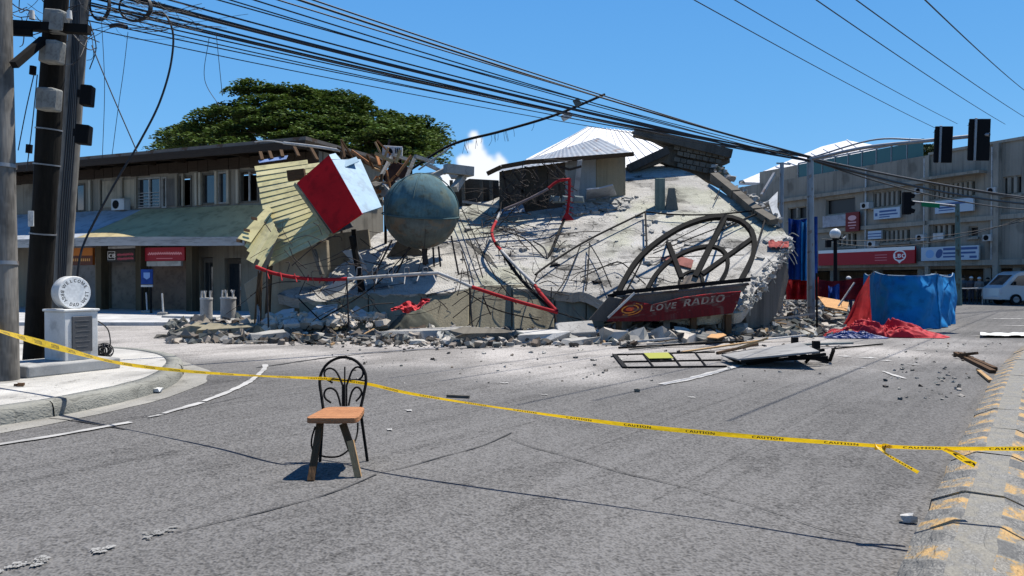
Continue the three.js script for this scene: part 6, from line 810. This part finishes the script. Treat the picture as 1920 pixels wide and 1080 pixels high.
// ---------------------------------------------------------------- grey office building at the right
{
  const at2 = (px, d) => V((px - 960) / F * d, 0, -d), W = new Wall(at2(1480, 65), at2(1850, 48.8)), b = thing('office_building', 'long grey concrete office building with slatted windows at the right', 'building'), r = (x0, y0, x1, y1, o) => W.rect(x0, y0, x1, y1, o), S = (x, y = 420, o = 0) => W.px(x, y, o)[0], Hh = (x, y, o) => W.px(x, y, o)[1];
  const grey = mat(.32, .292, .25, T.wall), grey2 = mat(.36, .328, .28, T.wall), sL = S(1385), sR = S(2080), f1 = Hh(1640, 500), f2 = Hh(1680, 424), f3 = Hh(1600, 361), top = Hh(1640, 330), par = Hh(1853, 272);
  const wins = [[1548, 371, 1603, 402], [1637, 358, 1690, 388], [1748, 342, 1828, 372], [1570, 437, 1606, 463], [1655, 430, 1706, 455], [1750, 420, 1790, 447], [1816, 424, 1834, 445], [1477, 388, 1512, 412], [1880, 330, 1915, 365]].map((q) => r(...q)), sD = S(1742);
  const holes = wins.map((q) => [q[0], q[1], q[2], q[3]]);
  mesh('front_wall', W.holed(sL, sR, f1, par - .0, holes.filter((q) => q[3] < par - .2), .4, 0), grey, b);
  mesh('arcade_wall', W.box(sL, sR, 0, f1, -9, -8.7), mat(.3, .27, .22, T.wall), b); mesh('arcade_ceiling', W.box(sL, sR, f1 - .25, f1 - .003, -8.69, -.41), grey2, b); for (const x of [1560, 1640, 1725, 1850, 1905]) { const s = S(x, 540); mesh('arcade_column', W.box(s - .25, s + .25, 0, f1 - .26, -.55, -.05), mat(.26, .235, .2, T.wall), b); }
  for (const x of [1500, 1600, 1690, 1790, 1870]) { const s = S(x, 540, -8.7); mesh('shop_shutter', W.box(s - 1.5, s + 1.5, .1, f1 - .6, -8.69, -8.6), mat(.25, .26, .27, T.dirty), b); }
  mesh('rear_wall', W.box(sL, sR, 0, par, -12, -11.7), grey, b); mesh('end_wall', W.box(sL, sL + .3, 0, par, -11.69, -.41), grey, b); mesh('roof_slab', W.box(sL + .31, sR, par - .6, par - .35, -11.69, -.41), grey2, b); mesh('storey_slab', W.box(sL + .31, sR, f2 - .2, f2, -11.69, -.41), grey2, b); mesh('storey_slab', W.box(sL + .31, sR, f1 + .001, f1 + .2, -11.69, -.41), grey2, b);
  for (const [h, th, o] of [[f1 - .05, .35, .25], [f2 - .1, .3, .22], [f3 - .05, .28, .3]]) mesh('string_course', W.box(sL, h === f3 - .05 ? sD : sR, h, h + th, .003, o), grey2, b);
  mesh('sunshade', W.box(S(1740), S(1850), Hh(1790, 333) , Hh(1790, 333) + .18, .003, .8), grey2, b); mesh('parapet_coping', W.box(sD, sR, par - .02, par + .16, -.5, .12), grey2, b); mesh('pilaster', W.box(S(1868), S(1878), 0, par - .03, .003, .35), grey2, b); mesh('pilaster', W.box(S(1738), S(1745), 0, par - .03, .003, .22), grey2, b);
  wins.forEach((q, i) => { const n = [0, 6, 9, 4, 6, 4, 1, 2, 3][i], w = mesh('window', W.holed(q[0], q[1], q[2], q[3], [[q[0] + .06, q[1] - .06, q[2] + .1, q[3] - .08]], .2, -.1), grey2, b); mesh('pane', W.box(q[0] + .005, q[1] - .005, q[2] + .005, q[3] - .005, -.36, -.33), mat(.012, .012, .013, null, { roughness: .4 }), w); for (let k = 1; k < n; k++) { const s = lerp(q[0], q[1], k / n); mesh('mullion', W.box(s - .1, s + .1, q[2] + .101, q[3] - .081, -.3, -.02), grey2, w); } mesh('sill', W.box(q[0] - .1, q[1] + .1, q[2] - .14, q[2] - .003, .003, .18), grey2, w); });
  for (const [x, y] of [[1620, 380], [1722, 352], [1724, 440], [1632, 452], [1858, 352], [1850, 440]]) { const q = r(x, y, x + 16, y + 12, .1), u = mesh('air_conditioner', W.box(q[0], q[1], q[2], q[3], .003, .5), M.whitePaint, b), c = W.w(lerp(q[0], q[1], .4), (q[2] + q[3]) / 2, .5); mesh('fan_grille', cylGeo(c, c.clone().addScaledVector(W.n, .02), .17, .17, 14), M.black, u); }
  for (const x of [1625, 1735, 1862]) { const s = S(x); mesh('drain_pipe', cylGeo(W.w(s, f1 + .3, .12), W.w(s, par - .2, .12), .07, .07, 8), M.whitePaint, b); }
  // glazed roof terrace with a green tint
  const gs = S(1492), ge = S(1726), gh = (x, y) => Hh(x, y, -.3); for (let k = 0; k < 9; k++) { const a = lerp(gs, ge, k / 9), e = lerp(gs, ge, (k + 1) / 9); mesh('glass_panel', W.box(a + .05, e - .05, par + .05, par + 1.15, -.3, -.26), mat(.05, .14, .13, null, { roughness: .15 }), b); mesh('rail_post', W.box(a - .04, a + .04, par, par + 1.2, -.34, -.22), M.steel, b); } mesh('terrace_rail', W.box(gs, ge, par + 1.2, par + 1.3, -.34, -.22), M.steel, b);
  mesh('terrace_room', W.box(sL, S(1600), par - .3, par + 1.6, -6, -2.5), grey2, b); seat(b);
  const rf = thing('white_gable_roof', 'white sloping metal roof behind the grey office building', 'roof'), rp = planeOf(at(1385, 345, 74), at(1640, 300, 74), at(1588, 263, 92)), wp = [[1385, 341], [1540, 275], [1588, 263], [1646, 273], [1646, 302], [1500, 345]].map(([x, y]) => onp(rp, x, y)); plate('roof_face', wp, .3, M.tinWhite, rf); for (let k = 1; k < 9; k++) bar('roof_rib', onp(rp, lerp(1410, 1588, k / 8), lerp(330, 263, k / 8)).add(V(0, .06, 0)), onp(rp, lerp(1480, 1640, k / 8), lerp(343, 303, k / 8)).add(V(0, .06, 0)), .1, .1, M.tinWhite, rf); for (const x of [1420, 1640]) { const q = onp(rp, x, 335).add(V(0, -.4, 0)); bar('column', V(q.x, 0, q.z), q, .5, .5, grey, rf); } seat(rf);
  // signs
  const sg = (name, label, x0, y0, x1, y1, m, draw, cw = 512, ch = 128, o = .3) => { const k = W.rect(x0, y0, x1, y1, o), t = thing(name, label, 'sign'); mesh('sign_box', W.box(k[0], k[1], k[2], k[3], o, o + .15), m, t); if (draw) mesh('sign_face', gridGeo(1, 1, (u, v) => W.w(lerp(k[0], k[1], u), lerp(k[2], k[3], v), o + .155)), new THREE.MeshStandardMaterial({ map: canvasTex(cw, ch, draw), roughness: .7 }), t); seat(t); };
  sg('red_shop_sign', 'long red shop sign with white LBC shield and white top band', 1537, 466, 1718, 496, M.red, (g, w, h) => { g.fillStyle = '#a51620'; g.fillRect(0, 0, w, h); g.fillStyle = '#e6e2da'; g.fillRect(0, 0, w, h * .2); g.fillStyle = '#e6e2da'; g.beginPath(); g.ellipse(w * .86, h * .52, 62, h * .34, 0, 0, 6.3); g.fill(); g.beginPath(); g.moveTo(w * .86 - 56, h * .62); g.lineTo(w * .86, h * .98); g.lineTo(w * .86 + 56, h * .62); g.fill(); g.fillStyle = '#a51620'; g.beginPath(); g.ellipse(w * .86, h * .52, 52, h * .25, 0, 0, 6.3); g.fill(); g.fillStyle = '#f3efe8'; g.font = 'bold 62px sans-serif'; g.textAlign = 'center'; g.textBaseline = 'middle'; g.fillText('LBC', w * .86, h * .53); g.fillStyle = '#d98a8a'; for (let k = 0; k < 3; k++) g.fillRect(w * .62, h * (.42 + k * .16), w * .12, 7); }, 1024, 200, .35);
  const blue = (g, w, h, a) => { g.fillStyle = '#a9b7c2'; g.fillRect(0, 0, w, h); g.fillStyle = '#3a5480'; for (const [x, y, ww, hh] of a) g.fillRect(x * w, y * h, ww * w, hh * h); };
  sg('blue_white_sign', 'blue and white banner beside the red shop sign', 1730, 462, 1838, 488, M.whitePaint, (g, w, h) => { blue(g, w, h, [[.4, .1, .58, .18], [.4, .42, .55, .14], [.4, .68, .36, .12], [.85, .72, .12, .16]]); g.beginPath(); g.ellipse(w * .33, h * .5, 30, 44, .4, 0, 6.3); g.fill(); g.fillStyle = '#7fa3c8'; g.beginPath(); g.ellipse(w * .16, h * .5, 40, 40, 0, 0, 6.3); g.fill(); });
  sg('pale_sign', 'pale blue banner under the upper right windows', 1756, 374, 1828, 398, M.whitePaint, (g, w, h) => blue(g, w, h, [[.1, .22, .7, .16], [.1, .5, .55, .14], [.1, .74, .4, .08]])); sg('pale_sign', 'white banner below the middle slatted window', 1641, 390, 1690, 410, M.whitePaint, (g, w, h) => blue(g, w, h, [[.05, .4, .1, .3], [.22, .2, .65, .18], [.22, .52, .7, .14], [.22, .76, .4, .1]]));
  sg('pale_sign', 'plain white board below the dark opening', 1545, 404, 1588, 425, mat(.45, .46, .5, T.dirty), null); sg('dark_red_sign', 'dark red upright sign beside the plain white board', 1588, 398, 1613, 434, mat(.2, .02, .02, T.dirty), (g, w, h) => { g.fillStyle = '#6d1515'; g.fillRect(0, 0, w, h); g.fillStyle = '#cfa0a0'; g.beginPath(); g.ellipse(w / 2, h * .3, 40, 26, 0, 0, 6.3); g.fill(); g.fillRect(w * .2, h * .5, w * .6, 12); g.fillRect(w * .2, h * .66, w * .6, 10); g.fillRect(w * .3, h * .8, w * .4, 8); }, 128, 192); sg('pale_sign', 'small striped board left of the lower slatted window', 1630, 433, 1655, 448, M.whitePaint, (g, w, h) => blue(g, w, h, [[0, .3, 1, .12], [0, .65, 1, .12]])); sg('pale_sign', 'small white board under the right lower windows', 1752, 437, 1771, 449, M.whitePaint, null, 1, 1, .1);
  const sh = thing('terrace_shrub', 'straggling shrub on the roof terrace behind the traffic lights', 'shrub'); const lf = []; for (let k = 0; k < 700; k++) { const p = at(rr(1700, 1752) , 0, 50), s = S(rr(1700, 1752), 290, -1.5), q = W.w(s, par + .2 + rnd() * .9, rr(-2.5, -1)); const g = new THREE.PlaneGeometry(.22, .12); g.rotateX(rr(0, 3)); g.rotateY(rr(0, 6)); g.translate(q.x, q.y, q.z); lf.push(g); } mesh('foliage', join(lf), mat(.06, .085, .03), sh); for (const x of [1710, 1730, 1745]) { const q = W.w(S(x, 290, -1.5), par - .35, -1.6); bar('stem', q, q.clone().add(V(.1, 1, 0)), .05, .05, M.brown, sh); } seat(sh);
}
// white van at the right edge
{
  const t = thing('van', 'white passenger van with green lettering at the right edge', 'van'), d = 44.5, b = at(1874, 573, d), L = 4.7, Z = b.z, P = (x, y) => new THREE.Vector2(x, y);
  const side = new THREE.Shape([P(.06, .38), P(.02, .55), P(.06, .98), P(.34, 1.16), P(.98, 1.82), P(1.3, 1.96), P(2.2, 2.02), P(4.5, 1.97), P(4.68, 1.8), P(4.7, .9), P(4.66, .4), P(4.1, .32), P(1.3, .3)]), g = new THREE.ExtrudeGeometry(side, { depth: 1.6, bevelEnabled: true, bevelSize: .05, bevelThickness: .06, bevelSegments: 3 }); g.clearGroups(); g.translate(b.x, 0, Z - 1.66);
  const bodyM = new THREE.MeshPhysicalMaterial({ color: new THREE.Color(.4, .42, .42), roughness: .35, clearcoat: .6 }); mesh('body', g, bodyM, t); const sd = (l, m, name, o = .012) => { const s = new THREE.ExtrudeGeometry(new THREE.Shape(l.map(([x, y]) => P(x, y))), { depth: .02, bevelEnabled: false }); s.clearGroups(); s.translate(b.x, 0, Z + o - .012); return mesh(name, s, m, t); };
  sd([[.62, 1.2], [1.1, 1.74], [1.55, 1.8], [1.55, 1.16]], M.glassDark, 'side_window', .005); sd([[1.9, 1.16], [1.9, 1.78], [3.0, 1.8], [3.0, 1.16]], M.glassDark, 'side_window', .005); sd([[3.1, 1.16], [3.1, 1.8], [4.4, 1.8], [4.4, 1.16]], M.glassDark, 'side_window', .005); sd([[1.85, .62], [1.85, .82], [4.2, .82], [4.2, .62]], mat(.05, .22, .16), 'green_stripe', .003); sd([[1.72, .4], [1.73, 1.85], [1.75, 1.85], [1.74, .4]], M.black, 'door_gap', .002);
  const ws = gridGeo(1, 1, (u, v) => V(b.x + lerp(.36, .95, v) - .05, lerp(1.18, 1.78, v) + .03, Z - 1.5 + u * 1.3)); mesh('windscreen', ws, M.glassDark, t); boxPart('headlight', V(b.x + .08, .8, Z - .15), .14, .22, .36, mat(.55, .57, .6, null, { roughness: .2 }), t); boxPart('bumper', V(b.x + .05, .42, Z - .8), .2, .22, 1.66, bodyM, t, 0, 0, .05); boxPart('mirror', V(b.x + .8, 1.3, Z + .16), .1, .22, .14, M.black, t);
  for (const x of [.95, 3.6]) { const w = mesh('wheel', cylGeo(V(b.x + x, .33, Z - .12), V(b.x + x, .33, Z + .08), .33, .33, 24), M.black, t); mesh('rim', cylGeo(V(b.x + x, .33, Z + .081), V(b.x + x, .33, Z + .1), .19, .17, 18), M.steel, w); const w2 = mesh('wheel', cylGeo(V(b.x + x, .33, Z - 1.6), V(b.x + x, .33, Z - 1.4), .33, .33, 24), M.black, t); } seat(t);
}
// people standing in the arcade's shade, and a worker behind the barrier
{
  const person = (label, x, d, hgt, shirt, trousers, cap, lift = 0) => {
    const t = thing('person', label, 'person', null), c = at(x, 540, d), k = hgt / 1.7, R = 40, mc = new MarchingCubes(R, new THREE.MeshStandardMaterial(), false, false, 60000); mc.isolation = 0; const half = .92;
    const bones = [[0, 1.0, 0, 0, 1.3, 0, .14, .17], [0, 1.3, 0, 0, 1.42, 0, .17, .1], [0, 1.42, 0, 0, 1.52, 0, .06, .055], [-.2, 1.38, 0, -.25, 1.12, .02, .06, .05], [-.25, 1.12, .02, -.2, .88, .1, .045, .035], [.2, 1.38, 0, .25, 1.12, .02, .06, .05], [.25, 1.12, .02, .2, .88, .12, .045, .035], [-.09, .95, 0, -.1, .5, .02, .09, .065], [-.1, .5, .02, -.11, .08, 0, .062, .045], [.09, .95, 0, .1, .5, .02, .09, .065], [.1, .5, .02, .11, .08, 0, .062, .045], [-.11, .05, 0, -.12, .04, .14, .045, .04], [.11, .05, 0, .12, .04, .14, .045, .04], [0, 1.58, .01, 0, 1.64, .015, .09, .095], [-.17, 1.38, 0, .17, 1.38, 0, .07, .07], [0, 1.56, .1, 0, 1.57, .11, .02, .015]];
    let n = 0; for (let z = 0; z < R; z++) for (let y = 0; y < R; y++) for (let xx = 0; xx < R; xx++) { const px = (xx / R * 2 - 1) * half, py = (y / R * 2 - 1) * half + .88, pz = (z / R * 2 - 1) * half; let s = 0; for (const b of bones) { const dx = b[3] - b[0], dy = b[4] - b[1], dz = b[5] - b[2], u = Math.max(0, Math.min(1, ((px - b[0]) * dx + (py - b[1]) * dy + (pz - b[2]) * dz) / (dx * dx + dy * dy + dz * dz))); const q = Math.hypot(px - b[0] - dx * u, py - b[1] - dy * u, pz - b[2] - dz * u) - lerp(b[6], b[7], u); s += Math.exp(-q * 45); } mc.field[n++] = Math.log(s) / 45; }
    mc.update(); const pos = Array.from(mc.positionArray.slice(0, mc.count * 3)), g = new THREE.BufferGeometry(), col = []; for (let i = 0; i < pos.length; i += 3) { pos[i] *= half; pos[i + 1] = pos[i + 1] * half + .88; pos[i + 2] *= half; const y = pos[i + 1], ax = Math.abs(pos[i]); const q = y > 1.5 ? [.28, .17, .11] : y > .96 || (ax > .17 && y > 1.05) ? shirt : ax > .17 && y > .8 ? [.28, .17, .11] : y > .07 ? trousers : [.02, .02, .02]; col.push(...q); }
    g.setAttribute('position', new THREE.Float32BufferAttribute(pos, 3)); g.setAttribute('normal', new THREE.Float32BufferAttribute(Array.from(mc.normalArray.slice(0, mc.count * 3)), 3)); g.setAttribute('color', new THREE.Float32BufferAttribute(col, 3)); g.computeVertexNormals(); g.scale(k, k, k); g.rotateY(-.3); g.translate(c.x, 0, c.z); mesh('body', g, new THREE.MeshStandardMaterial({ vertexColors: true, roughness: .9, side: THREE.DoubleSide }), t);
    const h = new THREE.SphereGeometry(.112, 18, 10, 0, 6.2832, 0, 1.65); h.scale(1, 1, 1.1); h.translate(0, 1.645, 0); h.scale(k, k, k); h.translate(c.x, 0, c.z); mesh(cap ? 'cap' : 'hair', h, cap ? M.white : M.black, t); seat(t);
  };
  person('person in a dark shirt and white cap left of the signal post', 1786, 47.5, 1.66, [.03, .03, .035], [.02, .02, .03], true); person('person in a grey shirt standing at the signal post', 1806, 47.8, 1.7, [.1, .1, .1], [.02, .02, .03], false); person('person in a white cap just right of the signal post', 1821, 47, 1.68, [.05, .045, .05], [.03, .03, .04], true); person('person in a pale cap nearest the van', 1836, 46.6, 1.64, [.14, .13, .12], [.02, .02, .02], true); person('person in black standing far back in the arcade', 1852, 48.2, 1.62, [.015, .015, .015], [.02, .02, .02], false); person('worker in a white helmet behind the dark red barrier', 1591, 33, 1.62, [.09, .03, .04], [.02, .02, .05], true);
  const rope = thing('barrier_rope', 'thin pale rope strung in front of the people by the van', 'rope'); tube('rope', [at(1782, 540, 45.5), at(1810, 541, 45.3), at(1842, 540, 45)], .03, M.whitePaint, rope); for (const x of [1782, 1842]) { const p = at(x, 540, x < 1800 ? 45.5 : 45); tube('stake', [V(p.x, 0, p.z), p], .03, M.steel, rope); } seat(rope);
}
// ---------------------------------------------------------------- big spreading tree behind the ruin
{
  const t = thing('rain_tree', 'huge dark green spreading tree behind the ruin and shops', 'tree'), D = 58, prof = [[296, 300], [320, 262], [345, 240], [380, 215], [412, 202], [440, 178], [470, 154], [510, 148], [560, 152], [600, 163], [640, 172], [690, 186], [740, 205], [790, 228], [830, 252], [848, 285], [852, 315]];
  const top = (x) => { for (let i = 0; i < prof.length - 1; i++) if (x <= prof[i + 1][0]) return lerp(prof[i][1], prof[i + 1][1], (x - prof[i][0]) / (prof[i + 1][0] - prof[i][0])); return 315; };
  const leaf = mat(.09, .15, .034, null, { roughness: 1, transmission: .15, thickness: 0 }), pos = [], nor = [], col = [], base = at(575, 300, D).setY(0);
  const quad = (c, s, tilt) => { const a = rr(0, 6.28), u = V(Math.cos(a), rr(-.35, .35), Math.sin(a)).normalize(), n0 = V(rr(-.5, .5) * tilt, 1, rr(-.5, .5) * tilt).normalize(), v = n0.clone().cross(u).normalize(), w = s * .5, h = s * .34, k = rr(.65, 1.45), cc = [k * rr(.9, 1.25), k, k * rr(.6, 1.1)]; const q = [[-1, 0], [0, -1], [1, 0], [0, 1]].map(([x, y]) => c.clone().addScaledVector(u, x * w).addScaledVector(v, y * h)); for (const i of [0, 1, 2, 0, 2, 3]) { pos.push(q[i].x, q[i].y, q[i].z); nor.push(n0.x, n0.y, n0.z); col.push(...cc); } };
  const clump = (c, r, n) => { for (let k = 0; k < n; k++) { const a = rr(0, 6.28), q = Math.sqrt(rnd()), h = Math.sqrt(Math.max(0, 1 - q * q)); quad(c.clone().add(V(Math.cos(a) * q * r, (rr(-.5, 1) * .42 * h - q * q * .18) * r, Math.sin(a) * q * r)), rr(.19, .36), 1.3); } };
  const limbs = [], bough = (c, R) => { const n = 9 + Math.round(R * 2); for (let k = 0; k < n; k++) { const a = rr(0, 6.28), q = Math.sqrt(rnd()) * R; clump(c.clone().add(V(Math.cos(a) * q, (1 - (q / R) ** 2) * R * .32 + rr(-.12, .12), Math.sin(a) * q)), rr(.5, .95), 72); } limbs.push(c.clone().add(V(0, -.1, 0))); };
  for (let k = 0; k < 23; k++) { const x = lerp(312, 815, (k + rr(.1, .9)) / 23), R = rr(.8, 2.4); bough(at(x, top(x) + R * 12 + rr(-9, 12), D + rr(-2, 2)), R); }
  for (let k = 0; k < 78; k++) { const w = rr(.1, 1), x0 = rr(-1, 1), x = 566 + x0 * 243 * Math.sqrt(1 - w * w * .35), R = rr(1.3, 2.5), y = lerp(top(x) + 22, 312, w * rr(.75, 1.05)); bough(at(x, y, D - 9 * Math.sin(w * 1.45) + 1), R); }
  for (let k = 0; k < 22; k++) { const x = rr(330, 800); bough(at(x, lerp(top(x) + 20, 300, rnd() * .6), D + rr(3, 8)), rr(1.4, 2.4)); }
  for (let k = 0; k < 14; k++) bough(at(rr(690, 792), rr(252, 305), 47 + rr(-1, 1.5)), rr(.9, 1.5));
  const g = new THREE.BufferGeometry(); g.setAttribute('position', new THREE.Float32BufferAttribute(pos, 3)); g.setAttribute('normal', new THREE.Float32BufferAttribute(nor, 3)); g.setAttribute('color', new THREE.Float32BufferAttribute(col, 3)); g.computeVertexNormals(); leaf.vertexColors = true;
  mesh('crown', g, leaf, t); const fork = V(base.x, 5.5, base.z); mesh('trunk', cylGeo(base, fork, 1.1, .75, 16), M.brown, t); limbs.filter((_, i) => i % 2 === 0).forEach((c) => { const m = fork.clone().lerp(c, .5); m.y = lerp(fork.y, c.y, .72) + 1; mesh('limb', tubeGeo([fork.clone().add(V(0, -.5, 0)), m, c], .11, { seg: 8, rad: 5 }), M.brown, t); }); seat(t);
}

scene.traverse((o) => { if (o.isMesh) o.castShadow = o.receiveShadow = true; });
renderer.render(scene, camera);
